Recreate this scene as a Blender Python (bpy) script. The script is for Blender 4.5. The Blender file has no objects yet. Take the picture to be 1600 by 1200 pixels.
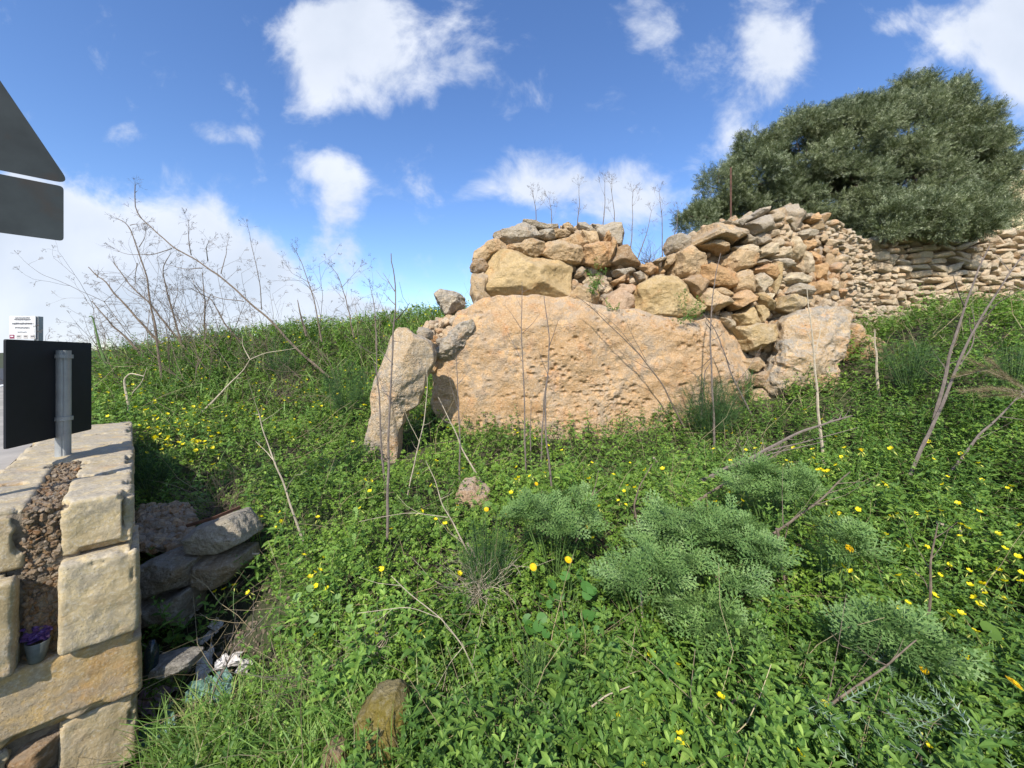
import bpy, bmesh, math, random
import numpy as np
from mathutils import Vector, noise as mnoise
R = math.radians
rng = np.random.default_rng(7)
random.seed(7)
S = bpy.context.scene
C = S.collection
F = 620.0; HZ = 557.0; CAMH = 1.6          # focal length and horizon in photo pixels, eye height

# ------------------------------------------------------------------ camera
cam = bpy.data.cameras.new('camera'); co = bpy.data.objects.new('camera', cam); C.objects.link(co)
cam.lens = 36 * F / 1600; cam.sensor_width = 36; cam.shift_y = (HZ - 600) / 1600
co.location = (0, 0, CAMH); co.rotation_euler = (R(90), 0, 0)
cam.clip_start = 0.05; cam.clip_end = 5000
S.camera = co

# ------------------------------------------------------------------ sun, sky, clouds
SUN_EL, SUN_AZ = 41.0, 197.0               # azimuth clockwise from +Y (the view direction)
sd = Vector((math.sin(R(SUN_AZ)) * math.cos(R(SUN_EL)), math.cos(R(SUN_AZ)) * math.cos(R(SUN_EL)), math.sin(R(SUN_EL))))
sl = bpy.data.lights.new('sun', 'SUN'); so = bpy.data.objects.new('sun', sl); C.objects.link(so)
sl.energy = 4.0; sl.angle = R(0.6); sl.color = (1.0, 0.94, 0.85)
so.rotation_euler = sd.to_track_quat('Z', 'Y').to_euler()
S.view_settings.view_transform = 'Standard'; S.view_settings.look = 'None'
S.view_settings.exposure = 0.68; S.view_settings.gamma = 1
w = bpy.data.worlds.new('World'); S.world = w; w.use_nodes = True
nt = w.node_tree; nt.nodes.clear()
def N(t, **kw):
    n = nt.nodes.new(t)
    for k, v in kw.items(): setattr(n, k, v)
    return n
def mth(op, a, b=None, c=None, clamp=False):
    n = N('ShaderNodeMath', operation=op, use_clamp=clamp)
    for i, v in enumerate((a, b, c)):
        if v is None: continue
        if isinstance(v, (int, float)): n.inputs[i].default_value = v
        else: nt.links.new(v, n.inputs[i])
    return n.outputs[0]
L = nt.links.new
sky = N('ShaderNodeTexSky', sky_type='NISHITA'); sky.sun_disc = False
sky.sun_elevation = R(SUN_EL); sky.sun_rotation = R(SUN_AZ)
sky.air_density = 1.0; sky.dust_density = 0.3; sky.ozone_density = 3.0; sky.altitude = 100
hs = N('ShaderNodeHueSaturation'); hs.inputs['Hue'].default_value = .508; hs.inputs['Saturation'].default_value = 1.15; hs.inputs['Value'].default_value = 1.12
L(sky.outputs[0], hs.inputs['Color'])
bg1 = N('ShaderNodeBackground'); bg1.inputs[1].default_value = 0.125; L(hs.outputs[0], bg1.inputs[0])
tc = N('ShaderNodeTexCoord'); sep = N('ShaderNodeSeparateXYZ'); L(tc.outputs['Generated'], sep.inputs[0])
yy = mth('MAXIMUM', sep.outputs[1], 0.06)
uv = N('ShaderNodeCombineXYZ'); L(mth('DIVIDE', sep.outputs[0], yy), uv.inputs[0]); L(mth('DIVIDE', sep.outputs[2], yy), uv.inputs[1])
# warp of the cloud outlines
wn = N('ShaderNodeTexNoise'); wn.inputs['Scale'].default_value = 3.2; wn.inputs['Detail'].default_value = 6; L(uv.outputs[0], wn.inputs['Vector'])
ws = N('ShaderNodeVectorMath', operation='SUBTRACT'); L(wn.outputs['Color'], ws.inputs[0]); ws.inputs[1].default_value = (.5, .5, .5)
wm = N('ShaderNodeVectorMath', operation='MULTIPLY_ADD'); L(ws.outputs[0], wm.inputs[0]); wm.inputs[1].default_value = (.22, .20, 0); L(uv.outputs[0], wm.inputs[2])
BL = [(520,50,110,60,.35,.95),(660,50,110,75,0,1.0),(500,120,60,70,-.4,.8),(600,120,90,50,0,.8),(745,130,38,26,0,.62),(450,20,70,40,0,.6),
      (365,205,75,20,-.3,.72),(488,262,36,34,0,.95),(520,300,30,50,.2,.8),(535,360,34,60,0,.98),(590,325,30,14,0,.55),(735,245,60,16,0,.25),
      (40,385,170,90,0,2.0),(210,400,170,85,-.25,1.9),(345,425,105,55,-.3,1.4),(120,490,300,65,0,1.9),(435,420,60,40,0,1.1),(30,310,80,36,0,1.1),
      (540,490,95,36,0,1.6),(610,498,75,28,0,1.3),(860,268,120,30,.05,.72),(920,305,110,36,0,.85),(1000,340,75,48,0,.85),(780,300,90,26,0,.55),
      (1190,50,70,60,0,1.1),(1215,110,50,50,0,.65),(1150,160,45,35,.6,.8),(1100,245,42,30,.6,.8),(1165,215,50,30,.4,.6),(1080,70,40,30,0,.55),(1000,30,60,50,0,.5),(1060,20,60,40,0,.45),
      (1410,30,60,34,0,.85),(1560,40,80,60,.5,1.2),(1500,80,60,30,.4,.8),(1600,130,60,60,0,1.1),(1660,60,100,100,0,1.2)]
acc = None
for (px, py, rx, ry, rot, s) in BL:
    mp = N('ShaderNodeMapping', vector_type='TEXTURE'); L(wm.outputs[0], mp.inputs[0])
    mp.inputs['Location'].default_value = ((px - 800) / F, (HZ - py) / F, 0)
    mp.inputs['Rotation'].default_value = (0, 0, rot)
    mp.inputs['Scale'].default_value = (rx / F, ry / F, 1)
    ln = N('ShaderNodeVectorMath', operation='DOT_PRODUCT'); L(mp.outputs[0], ln.inputs[0]); L(mp.outputs[0], ln.inputs[1])
    g = mth('MULTIPLY', mth('POWER', 2.718, mth('MULTIPLY', mth('POWER', ln.outputs['Value'], 1.5), -0.6)), s)
    acc = g if acc is None else mth('ADD', acc, g)
fn = N('ShaderNodeTexNoise'); fn.inputs['Scale'].default_value = 5.2; fn.inputs['Detail'].default_value = 12; fn.inputs['Roughness'].default_value = .6
fn.inputs['Distortion'].default_value = .3
fm = N('ShaderNodeMapping'); fm.inputs['Scale'].default_value = (1, 1.15, 1); fm.inputs['Rotation'].default_value = (0, 0, .5); L(uv.outputs[0], fm.inputs[0]); L(fm.outputs[0], fn.inputs['Vector'])
dens = mth('ADD', mth('MULTIPLY', acc, .9), mth('MULTIPLY', mth('SUBTRACT', fn.outputs[0], .5), 4.0))
mr = N('ShaderNodeMapRange', interpolation_type='SMOOTHSTEP'); L(dens, mr.inputs[0]); mr.inputs[1].default_value = .25; mr.inputs[2].default_value = 1.6
front = mth('GREATER_THAN', sep.outputs[1], 0.08)
cl = mth('MULTIPLY', mr.outputs[0], front)
# loose cloud over the rest of the sky, behind and to the sides
gn = N('ShaderNodeTexNoise'); gn.inputs['Scale'].default_value = 2.2; gn.inputs['Detail'].default_value = 6; L(tc.outputs['Generated'], gn.inputs['Vector'])
gr = N('ShaderNodeMapRange', interpolation_type='SMOOTHSTEP'); L(gn.outputs[0], gr.inputs[0]); gr.inputs[1].default_value = .45; gr.inputs[2].default_value = .7
back = mth('MULTIPLY', gr.outputs[0], mth('LESS_THAN', sep.outputs[1], 0.08))
cl = mth('MULTIPLY', mth('ADD', cl, back), mth('GREATER_THAN', sep.outputs[2], -0.01))
cl = mth('MULTIPLY', cl, .93)
sn = N('ShaderNodeTexNoise'); sn.inputs['Scale'].default_value = 2.6; sn.inputs['Detail'].default_value = 5; L(uv.outputs[0], sn.inputs['Vector'])
sm = N('ShaderNodeMapRange'); L(mth('ADD', sn.outputs[0], mth('MULTIPLY', mth('SUBTRACT', acc, 1.0), .06)), sm.inputs[0]); sm.inputs[1].default_value = .4; sm.inputs[2].default_value = .8
cr = N('ShaderNodeMix', data_type='RGBA'); L(sm.outputs[0], cr.inputs[0]); cr.inputs[6].default_value = (.70, .74, .82, 1); cr.inputs[7].default_value = (.50, .56, .66, 1)
bg2 = N('ShaderNodeBackground'); bg2.inputs[1].default_value = .84; L(cr.outputs[2], bg2.inputs[0])
ms = N('ShaderNodeMixShader'); L(cl, ms.inputs[0]); L(bg1.outputs[0], ms.inputs[1]); L(bg2.outputs[0], ms.inputs[2])
wo = N('ShaderNodeOutputWorld'); L(ms.outputs[0], wo.inputs[0])

# ------------------------------------------------------------------ helpers
def P(px, py, Y): return np.array(((px - 800) / F * Y, Y, CAMH + (HZ - py) / F * Y))
def tag(o, label=None, cat=None, group=None, kind=None):
    if label: o['label'] = label
    if cat: o['category'] = cat
    if group: o['group'] = group
    if kind: o['kind'] = kind
    return o
def empty(name, loc, label, cat, group=None):
    o = bpy.data.objects.new(name, None); C.objects.link(o); o.location = loc; o.empty_display_size = .1
    return tag(o, label, cat, group)
def mk(name, V, Fc, mat, parent=None, smooth=False, origin=None, matidx=None):
    """V (n,3) world coordinates, Fc (m,k) array or list of arrays with equal k each; ONE mesh object."""
    V = np.asarray(V, dtype=np.float64)
    if parent is not None: org = np.array(parent.get('_org', parent.location))
    elif origin is not None: org = np.array(origin)
    else: org = np.array([(V[:, 0].min() + V[:, 0].max()) / 2, (V[:, 1].min() + V[:, 1].max()) / 2, V[:, 2].min()])
    me = bpy.data.meshes.new(name)
    if not isinstance(Fc, list): Fc = [Fc]
    Fc = [np.asarray(f, dtype=np.int32) for f in Fc if len(f)]
    nl = sum(f.size for f in Fc); nf = sum(len(f) for f in Fc)
    me.vertices.add(len(V)); me.vertices.foreach_set('co', (V - org).astype(np.float32).ravel())
    me.loops.add(nl); me.loops.foreach_set('vertex_index', np.concatenate([f.ravel() for f in Fc]))
    me.polygons.add(nf)
    tot = np.concatenate([np.full(len(f), f.shape[1], dtype=np.int32) for f in Fc])
    st = np.concatenate(([0], np.cumsum(tot)[:-1])).astype(np.int32)
    me.polygons.foreach_set('loop_start', st)
    try: me.polygons.foreach_set('loop_total', tot)
    except Exception: pass
    mats = mat if isinstance(mat, (list, tuple)) else [mat]
    for m in mats: me.materials.append(m)
    if matidx is not None: me.polygons.foreach_set('material_index', np.asarray(matidx, dtype=np.int32))
    me.polygons.foreach_set('use_smooth', np.full(nf, smooth, dtype=bool))
    me.update(calc_edges=True)
    o = bpy.data.objects.new(name, me); C.objects.link(o)
    if parent is not None: o.parent = parent
    else: o.location = org
    return o
class MB:
    def __init__(s): s.v = []; s.t = []; s.q = []; s.n = 0
    def add(s, V, tri=None, quad=None):
        V = np.asarray(V, float)
        if tri is not None and len(tri): s.t.append(np.asarray(tri) + s.n)
        if quad is not None and len(quad): s.q.append(np.asarray(quad) + s.n)
        s.v.append(V); s.n += len(V)
    def box(s, c, h, M=None):
        V = np.array([(x, y, z) for x in (-1, 1) for y in (-1, 1) for z in (-1, 1)], float) * np.array(h)
        if M is not None: V = V @ np.array(M).T
        s.add(V + np.array(c), quad=[(0,1,3,2),(4,6,7,5),(0,4,5,1),(2,3,7,6),(0,2,6,4),(1,5,7,3)])
    def tube(s, pts, rad, sides=5, cap=True):
        pts = np.asarray(pts, float); n = len(pts)
        rad = np.full(n, rad) if np.isscalar(rad) else np.asarray(rad)
        T = np.gradient(pts, axis=0); T /= np.linalg.norm(T, axis=1)[:, None] + 1e-9
        ref = np.array((0.13, .97, .2)) if abs(T[:, 1]).mean() < .8 else np.array((1., 0, 0))
        A = np.cross(T, ref); A /= np.linalg.norm(A, axis=1)[:, None] + 1e-9; B = np.cross(T, A)
        a = np.arange(sides) / sides * 2 * np.pi
        V = (pts[:, None] + rad[:, None, None] * (np.cos(a)[None, :, None] * A[:, None] + np.sin(a)[None, :, None] * B[:, None])).reshape(-1, 3)
        i = np.arange(n - 1)[:, None] * sides; j = np.arange(sides)[None]; k = (j + 1) % sides
        q = np.stack([i + j, i + k, i + sides + k, i + sides + j], -1).reshape(-1, 4)
        V = np.concatenate([V, pts[:1], pts[-1:]]); b = n * sides
        t = [(b, x, (x + 1) % sides) for x in range(sides)] + [(b + 1, b - sides + (x + 1) % sides, b - sides + x) for x in range(sides)]
        s.add(V, t if cap else None, q)
    def inst(s, T, Fc, pos, M, sc):
        """place template T (k,3), tri faces Fc at N positions with matrices M (N,3,3) and scales sc (N,) or (N,3)"""
        sc = np.asarray(sc)
        TT = T[None] * (sc[:, None, None] if sc.ndim == 1 else sc[:, None, :])
        V = np.einsum('nij,nkj->nki', M, TT) + pos[:, None]
        k = len(T); f = (np.asarray(Fc)[None] + (np.arange(len(pos)) * k)[:, None, None]).reshape(-1, Fc.shape[1])
        s.add(V.reshape(-1, 3), *( (f, None) if Fc.shape[1] == 3 else (None, f)))
    def arr(s): return np.concatenate(s.v), [np.concatenate(x) for x in (s.t, s.q) if x]
    def build(s, name, mat, parent=None, smooth=False, origin=None):
        V, f = s.arr(); return mk(name, V, f, mat, parent, smooth, origin)

# numpy value noise
_perm = np.random.default_rng(3).permutation(4096).astype(np.int64)
_val = np.random.default_rng(4).uniform(-1, 1, 4096)
def vnoise(p):
    p = np.asarray(p, float); i = np.floor(p).astype(np.int64); f = p - i; f = f * f * f * (f * (f * 6 - 15) + 10)
    def h(a, b, c): return _val[_perm[(_perm[(_perm[a & 4095] + b) & 4095] + c) & 4095]]
    x, y, z = i[..., 0], i[..., 1], i[..., 2]; fx, fy, fz = f[..., 0], f[..., 1], f[..., 2]
    def lx(b, c): return h(x, b, c) * (1 - fx) + h(x + 1, b, c) * fx
    a = lx(y, z) * (1 - fy) + lx(y + 1, z) * fy; b = lx(y, z + 1) * (1 - fy) + lx(y + 1, z + 1) * fy
    return a * (1 - fz) + b * fz
def fbm(p, o=4, g=.5):
    s = 0; a = 1; t = 0
    for k in range(o): s = s + a * vnoise(p * 2 ** k + k * 17.3); t += a; a *= g
    return s / t
def n2(x, y, sc, seed=0, o=3):
    x = np.asarray(x, float); return fbm(np.stack([x * sc, np.asarray(y, float) * sc, np.full_like(x, seed + .37)], -1), o)
def basis(nrm, yaw):
    nrm = nrm / np.linalg.norm(nrm, axis=1)[:, None]
    a = np.stack([np.cos(yaw), np.sin(yaw), np.zeros_like(yaw)], -1)
    a = a - (a * nrm).sum(1)[:, None] * nrm; a /= np.linalg.norm(a, axis=1)[:, None] + 1e-9
    b = np.cross(nrm, a); return np.stack([a, b, nrm], -1)     # columns: local x, y, z
def rnd_rot(n, rg=rng):
    q = rg.normal(size=(n, 4)); q /= np.linalg.norm(q, axis=1)[:, None]; w_, x, y, z = q.T
    return np.stack([1-2*(y*y+z*z), 2*(x*y-z*w_), 2*(x*z+y*w_), 2*(x*y+z*w_), 1-2*(x*x+z*z), 2*(y*z-x*w_), 2*(x*z-y*w_), 2*(y*z+x*w_), 1-2*(x*x+y*y)], -1).reshape(-1, 3, 3)
_ico = {}
def ico(l):
    if l not in _ico:
        bm = bmesh.new(); bmesh.ops.create_icosphere(bm, subdivisions=l, radius=1)
        _ico[l] = (np.array([v.co[:] for v in bm.verts]), np.array([[v.index for v in f.verts] for f in bm.faces])); bm.free()
    return _ico[l]

# ------------------------------------------------------------------ materials
def newmat(name):
    global nt, L
    m = bpy.data.materials.new(name); m.use_nodes = True; nt = m.node_tree; nt.nodes.clear(); L = nt.links.new
    o = N('ShaderNodeOutputMaterial'); return m, o
def noise_(sc, det=5, rough=.55, vec=None, w=None):
    n = N('ShaderNodeTexNoise'); n.inputs['Scale'].default_value = sc; n.inputs['Detail'].default_value = det; n.inputs['Roughness'].default_value = rough
    if w is not None: n.noise_dimensions = '4D'; L(w, n.inputs['W'])
    if vec is not None: L(vec, n.inputs['Vector'])
    return n.outputs[0]
def mixc(f, a, b, blend='MIX'):
    n = N('ShaderNodeMix', data_type='RGBA', blend_type=blend)
    for i, v in ((0, f), (6, a), (7, b)):
        if isinstance(v, (int, float)): n.inputs[i].default_value = v
        elif isinstance(v, tuple): n.inputs[i].default_value = (*v, 1) if len(v) == 3 else v
        else: L(v, n.inputs[i])
    return n.outputs[2]
def rmap(v, a, b, c=0., d=1.):
    n = N('ShaderNodeMapRange'); L(v, n.inputs[0])
    for i, x in enumerate((a, b, c, d)): n.inputs[i + 1].default_value = x
    return n.outputs[0]
def bump(h, s, d, nrm=None):
    b = N('ShaderNodeBump'); b.inputs['Strength'].default_value = s; b.inputs['Distance'].default_value = d; L(h, b.inputs['Height'])
    if nrm is not None: L(nrm, b.inputs['Normal'])
    return b.outputs[0]
def pbsdf(o, col, rough=.9, nrm=None, metal=0., spec=.3):
    p = N('ShaderNodeBsdfPrincipled'); p.inputs['Roughness'].default_value = rough; p.inputs['Metallic'].default_value = metal
    p.inputs['Specular IOR Level'].default_value = spec
    if isinstance(col, tuple): p.inputs['Base Color'].default_value = (*col, 1)
    else: L(col, p.inputs['Base Color'])
    if nrm is not None: L(nrm, p.inputs['Normal'])
    L(p.outputs[0], o.inputs[0]); return p
def rock_mat(name, island=False, pits=0., scale=1., pale=False, dark=False, bd=.045, fine=1.):
    m, o = newmat(name)
    t = N('ShaderNodeTexCoord'); v = t.outputs['Object']
    oi = N('ShaderNodeObjectInfo'); geo = N('ShaderNodeNewGeometry')
    rnd = geo.outputs['Random Per Island'] if island else oi.outputs['Random']
    W = mth('MULTIPLY', rnd, 40.)
    n1 = noise_(1.7 * scale, 5, .6, v, W); n2_ = noise_(9 * scale, 6, .65, v, W); n3 = noise_(45 * scale, 5, .7, v, W); n4 = noise_(4 * scale, 4, .5, v, mth('ADD', W, 9.))
    if island:
        cr_ = N('ShaderNodeValToRGB'); L(rnd, cr_.inputs[0]); e = cr_.color_ramp.elements
        e[0].position = 0; e[0].color = (.5, .36, .21, 1); e[1].position = 1; e[1].color = (.52, .41, .27, 1)
        for p_, c_ in ((.15, (.6, .46, .30)), (.3, (.44, .29, .15)), (.42, (.55, .42, .28)), (.55, (.38, .33, .27)), (.65, (.58, .40, .22)), (.78, (.52, .30, .14)), (.88, (.62, .50, .36))):
            x = e.new(p_); x.color = (*c_, 1)
        base = cr_.outputs[0]; grey = 0.35
        if dark: base = mixc(1., base, (.62, .58, .54), 'MULTIPLY')
        if pale: base = mixc(.55, base, (.68, .57, .42))
    else:
        base = oi.outputs['Color']; grey = None
    c = mixc(1., base, mixc(rmap(n1, .3, .7), (.72, .68, .62), (1.22, 1.2, 1.16)), 'MULTIPLY')
    c = mixc(mth('MULTIPLY', rmap(n4, .55, .7), .45), c, mixc(1., c, (1.15, .78, .5), 'MULTIPLY'))
    g = rmap(n2_, .40, .56)
    gm = mth('MULTIPLY', mth('MULTIPLY', g, rmap(n1, .38, .54)), oi.outputs['Alpha'] if not island else .4)
    c = mixc(gm, c, (.31, .28, .235))
    sz = N('ShaderNodeSeparateXYZ'); L(geo.outputs['Normal'], sz.inputs[0])
    topw = mth('MULTIPLY', mth('MULTIPLY', rmap(sz.outputs[2], .35, .85), rmap(n2_, .36, .52)), mth('MULTIPLY', oi.outputs['Alpha'], .8) if not island else .45)
    c = mixc(topw, c, (.36, .33, .28))
    gm2 = mth('MULTIPLY', mth('MULTIPLY', rmap(n3, .52, .62), rmap(n2_, .62, .5)), mth('MULTIPLY', oi.outputs['Alpha'], .7) if not island else .2)
    c = mixc(gm2, c, (.46, .44, .39))
    c = mixc(1., c, mixc(rmap(n3, .3, .7), (.78, .77, .75), (1.16, 1.16, 1.16)), 'MULTIPLY')
    n5 = noise_(20 * scale, 8, .75, v, mth('ADD', W, 3.)); n6 = noise_(70 * scale, 3, .6, v, mth('ADD', W, 5.))
    c = mixc(mth('MULTIPLY', rmap(n5, .40, .30), .75), c, mixc(1., c, (.42, .36, .32), 'MULTIPLY'))
    c = mixc(mth('MULTIPLY', rmap(n6, .60, .68), mth('MULTIPLY', rmap(n1, .45, .6), .75)), c, (.10, .085, .07))
    vo = N('ShaderNodeTexVoronoi'); vo.inputs['Scale'].default_value = 26 * scale; L(v, vo.inputs['Vector'])
    pit = rmap(vo.outputs[0], .08, .3)
    hh = mth('ADD', mth('ADD', mth('MULTIPLY', n2_, .6), mth('MULTIPLY', n3, .3)), mth('MULTIPLY', n5, fine))
    if pits: hh = mth('ADD', hh, mth('MULTIPLY', mth('MULTIPLY', pit, rmap(n4, .45, .6)), pits))
    nr = bump(hh, 1., bd / scale)
    pbsdf(o, c, .93, nr, spec=.15); return m
ROCK = rock_mat('weathered_limestone', pits=.35)
RUBB = rock_mat('dry_stone', island=True); PALW = rock_mat('pale_dry_stone', island=True, pale=True)
def leaf_mat(name, cols, rough=.55, tr=.25, vary=.35):
    m, o = newmat(name)
    geo = N('ShaderNodeNewGeometry'); t = N('ShaderNodeTexCoord')
    cr_ = N('ShaderNodeValToRGB'); L(geo.outputs['Random Per Island'], cr_.inputs[0]); e = cr_.color_ramp.elements
    e[0].color = (*cols[0], 1); e[1].color = (*cols[-1], 1)
    for k in range(1, len(cols) - 1): x = e.new(k / (len(cols) - 1)); x.color = (*cols[k], 1)
    ob = N('ShaderNodeTexCoord'); n1 = noise_(1.3, 3, .5, geo.outputs['Position'])
    c = mixc(1., cr_.outputs[0], mixc(rmap(n1, .3, .7), (1 - vary, 1 - vary * .8, 1 - vary * .9), (1 + vary * 1.1, 1 + vary, 1 + vary * .6)), 'MULTIPLY')
    p = N('ShaderNodeBsdfPrincipled'); p.inputs['Roughness'].default_value = rough; p.inputs['Specular IOR Level'].default_value = .35; L(c, p.inputs['Base Color'])
    tl = N('ShaderNodeBsdfTranslucent'); L(mixc(1., c, (1.2, 1.3, .6), 'MULTIPLY'), tl.inputs[0])
    mx = N('ShaderNodeMixShader'); mx.inputs[0].default_value = tr; L(p.outputs[0], mx.inputs[1]); L(tl.outputs[0], mx.inputs[2]); L(mx.outputs[0], o.inputs[0])
    return m
def plain(name, col, rough=.8, vary=.25, sc=8., bs=.3, bd=.004, metal=0., spec=.3, col2=None, alpha_n=(.4, .6)):
    m, o = newmat(name); t = N('ShaderNodeTexCoord'); n1 = noise_(sc, 6, .6, t.outputs['Object']); n3 = noise_(sc * 7, 4, .6, t.outputs['Object'])
    c = mixc(1., col, mixc(rmap(n1, .3, .7), (1 - vary,) * 3, (1 + vary,) * 3), 'MULTIPLY')
    if col2: c = mixc(rmap(noise_(sc * .6, 5, .6, t.outputs['Object']), *alpha_n), c, col2)
    pbsdf(o, c, rough, bump(mth('ADD', n1, mth('MULTIPLY', n3, .4)), bs, bd), metal, spec); return m
CLOV = leaf_mat('clover_leaf', [(.07,.145,.018),(.115,.205,.025),(.16,.26,.036),(.085,.165,.02),(.22,.31,.055)])
MERC = leaf_mat('broad_leaf', [(.052,.12,.022),(.088,.175,.032),(.14,.24,.042),(.065,.14,.025),(.25,.37,.075)])
FERN = leaf_mat('cut_leaf', [(.09,.18,.028),(.13,.24,.042),(.18,.30,.055)])
GRAS = leaf_mat('grass_blade', [(.08,.16,.028),(.13,.24,.045),(.20,.32,.08),(.10,.19,.035),(.30,.31,.12)])
WORM = leaf_mat('silver_leaf', [(.065,.135,.038),(.105,.19,.052),(.18,.28,.09),(.085,.16,.042)], tr=.15, vary=.2)
FENN = leaf_mat('fennel_leaf', [(.022,.062,.020),(.035,.085,.028),(.05,.11,.035)], tr=.15)
OLIV = leaf_mat('olive_leaf', [(.045,.065,.025),(.09,.115,.045),(.15,.18,.085),(.34,.37,.25),(.07,.09,.035),(.16,.19,.09)], rough=.45, tr=.08, vary=.25)
ROUN = leaf_mat('round_leaf', [(.06,.16,.03),(.09,.21,.045)], vary=.15)
THIS = leaf_mat('thistle_leaf', [(.13,.20,.12),(.2,.28,.18),(.28,.34,.24)], tr=.1, vary=.2)
DRYG = leaf_mat('dry_grass', [(.22,.17,.10),(.34,.27,.16),(.16,.12,.07),(.42,.35,.22)], tr=.1, vary=.2)
YEL = leaf_mat('yellow_petal', [(.75,.62,.01),(.85,.74,.02)], tr=.3, vary=.08)
BUD = leaf_mat('pale_bud', [(.45,.5,.10),(.6,.6,.15)], tr=.2, vary=.1)
ORG = leaf_mat('marigold_petal', [(.82,.50,.005),(.85,.58,.01)], tr=.2, vary=.06)
STEM = leaf_mat('green_stem', [(.09,.16,.04),(.12,.2,.06)], tr=.05, vary=.1)
DRYS = plain('dry_stem', (.15, .115, .085), vary=.4, sc=30, bs=.5)
GREYS = plain('grey_stem', (.16, .13, .11), vary=.35, sc=30, bs=.5)
PALES = plain('pale_stem', (.40, .34, .25), vary=.3, sc=30)
BARK = plain('bark', (.12, .095, .07), vary=.4, sc=12, bs=.8, bd=.02)

# ------------------------------------------------------------------ terrain
CP = [(300,1190,1.9),(250,1110,2.3),(330,1010,2.45),(300,900,3.0),(450,1190,1.7),(700,1190,1.5),(1000,1190,1.4),(1300,1190,1.35),(1590,1190,1.4),
      (450,950,2.4),(700,950,2.25),(1000,950,2.2),(1300,950,2.1),(1590,950,2.1),(420,800,3.3),(600,800,3.3),(850,800,3.3),(1100,790,3.2),(1350,790,3.2),(1590,790,2.9),
      (500,720,4.6),(700,705,5.2),(900,700,5.5),(1100,690,5.3),(1300,680,4.9),(1450,680,4.3),(1590,660,3.8),
      (230,700,4.2),(200,650,5.0),(350,640,6.3),(500,640,6.8),(560,575,8.5),(160,560,9),(300,528,10),(450,511,10.5),(600,495,11),(680,484,11),
      (1320,620,5.5),(1400,525,6.4),(1500,475,6.8),(1600,490,6.3),(1500,590,4.9)]
XP = [(0,9,2.4),(4,9,2.2),(2,11.5,2.6),(8,12,3.2),(12,12,3.4),(7.4,8.1,1.9),(10,8.2,2.45),(13,8.2,2.6),(13,6,2.1),(0,0,.05),(3,0,.1),(-1,.6,-.25),(-8,14,1.4),(-3,15,2.3),(-13,9,.9),(-3.0,2.6,-.1),(7,3,1.3),(9,5,2.0),(5.2,6.9,1.45),(-2.6,2.2,-.3)]
CPW = np.array([P(*c) for c in CP] + [np.array((a, b, c + .2)) for a, b, c in XP])
_A = CPW[:, :2]; _r = np.linalg.norm(_A[:, None] - _A[None], axis=2)
def _k(r): return r  # biharmonic in 3D sense: smooth, no overshoot
_M = np.zeros((len(_A) + 3,) * 2); _M[:-3, :-3] = np.sqrt(_r ** 2 + .3) + np.eye(len(_A)) * -.01; _M[:-3, -3] = 1; _M[:-3, -2:] = _A; _M[-3, :-3] = 1; _M[-2:, :-3] = _A.T
_W = np.linalg.solve(_M, np.concatenate([CPW[:, 2], np.zeros(3)]))
def canopy(x, y):
    x = np.asarray(x, float); y = np.asarray(y, float); xc = np.clip(x, -13, 14); yc = np.clip(y, -1, 15)
    out = np.full(x.shape, _W[-3]) + _W[-2] * xc + _W[-1] * yc
    for (a, b), c in zip(_A, _W[:-3]): out += c * np.sqrt((xc - a) ** 2 + (yc - b) ** 2 + .3)
    d = np.hypot(x - xc, y - yc); t = np.clip(d / 40, 0, 1); t = t * t * (3 - 2 * t)
    return out * (1 - t) + (-6) * t
def ground(x, y): return canopy(x, y) - .21 + .03 * n2(x, y, 3, 5)
# frame of the roadside wall: corner P0, u to the left along its end face, v back along its length
P0 = np.array((-2.06, 2.155)); UD = np.array((-.722, -.692)); VD = np.array((-.692, .722)); WTOP = .87
def uvw(x, y): dx = x - P0[0]; dy = y - P0[1]; return dx * UD[0] + dy * UD[1], dx * VD[0] + dy * VD[1]
def W3(u, v, z): return np.array((P0[0] + UD[0] * u + VD[0] * v, P0[1] + UD[1] * u + VD[1] * v, z))
def inner(x, y):
    z = ground(x, y); u, v = uvw(x, y)
    lim = (u > .05) & (v > -.1) & ((v < 3.25) | (u > .6))
    z = np.where(lim, np.minimum(z, .55 - np.clip(v - 30, 0, 80) * .15), z)
    cl_ = (u > -.0) & (v <= -.1); z = np.where(cl_, np.minimum(z, -.35), z)
    # the terrace behind the ruin is cut off by the stones in front of it
    return z
g1 = np.concatenate([-np.geomspace(2500, 15, 26), np.linspace(-14, 15, 233), np.geomspace(16, 2500, 26)])
g2 = np.concatenate([-np.geomspace(400, 3, 14), np.linspace(-2, 16, 150), np.geomspace(17, 3000, 28)])
X, Yg = np.meshgrid(g1, g2, indexing='ij'); Z = inner(X, Yg)
Z = np.where(Yg > 60, -6 - np.clip((Yg - 60) / 300, 0, 1) * 25 + np.clip((Yg - 900) / 1200, 0, 1) ** 1 * 60 * (1 + .4 * n2(X, Yg, .003, 2)), Z)
i = np.arange(len(g1) - 1)[:, None] * len(g2); j = np.arange(len(g2) - 1)[None]
Q = np.stack([i + j, i + len(g2) + j, i + len(g2) + j + 1, i + j + 1], -1).reshape(-1, 4)
m, o = newmat('soil'); t = N('ShaderNodeTexCoord'); v = t.outputs['Object']
a1 = noise_(2.5, 6, .6, v); a2 = noise_(30, 5, .65, v); a3 = noise_(.8, 4, .5, v)
c = mixc(rmap(a1, .35, .65), (.055, .045, .028), (.035, .05, .018)); c = mixc(rmap(a3, .5, .6), c, (.05, .07, .022))
c = mixc(mth('MULTIPLY', rmap(a2, .55, .7), .6), c, (.15, .12, .08))
pbsdf(o, c, .95, bump(a2, .8, .03)); SOIL = m
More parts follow.
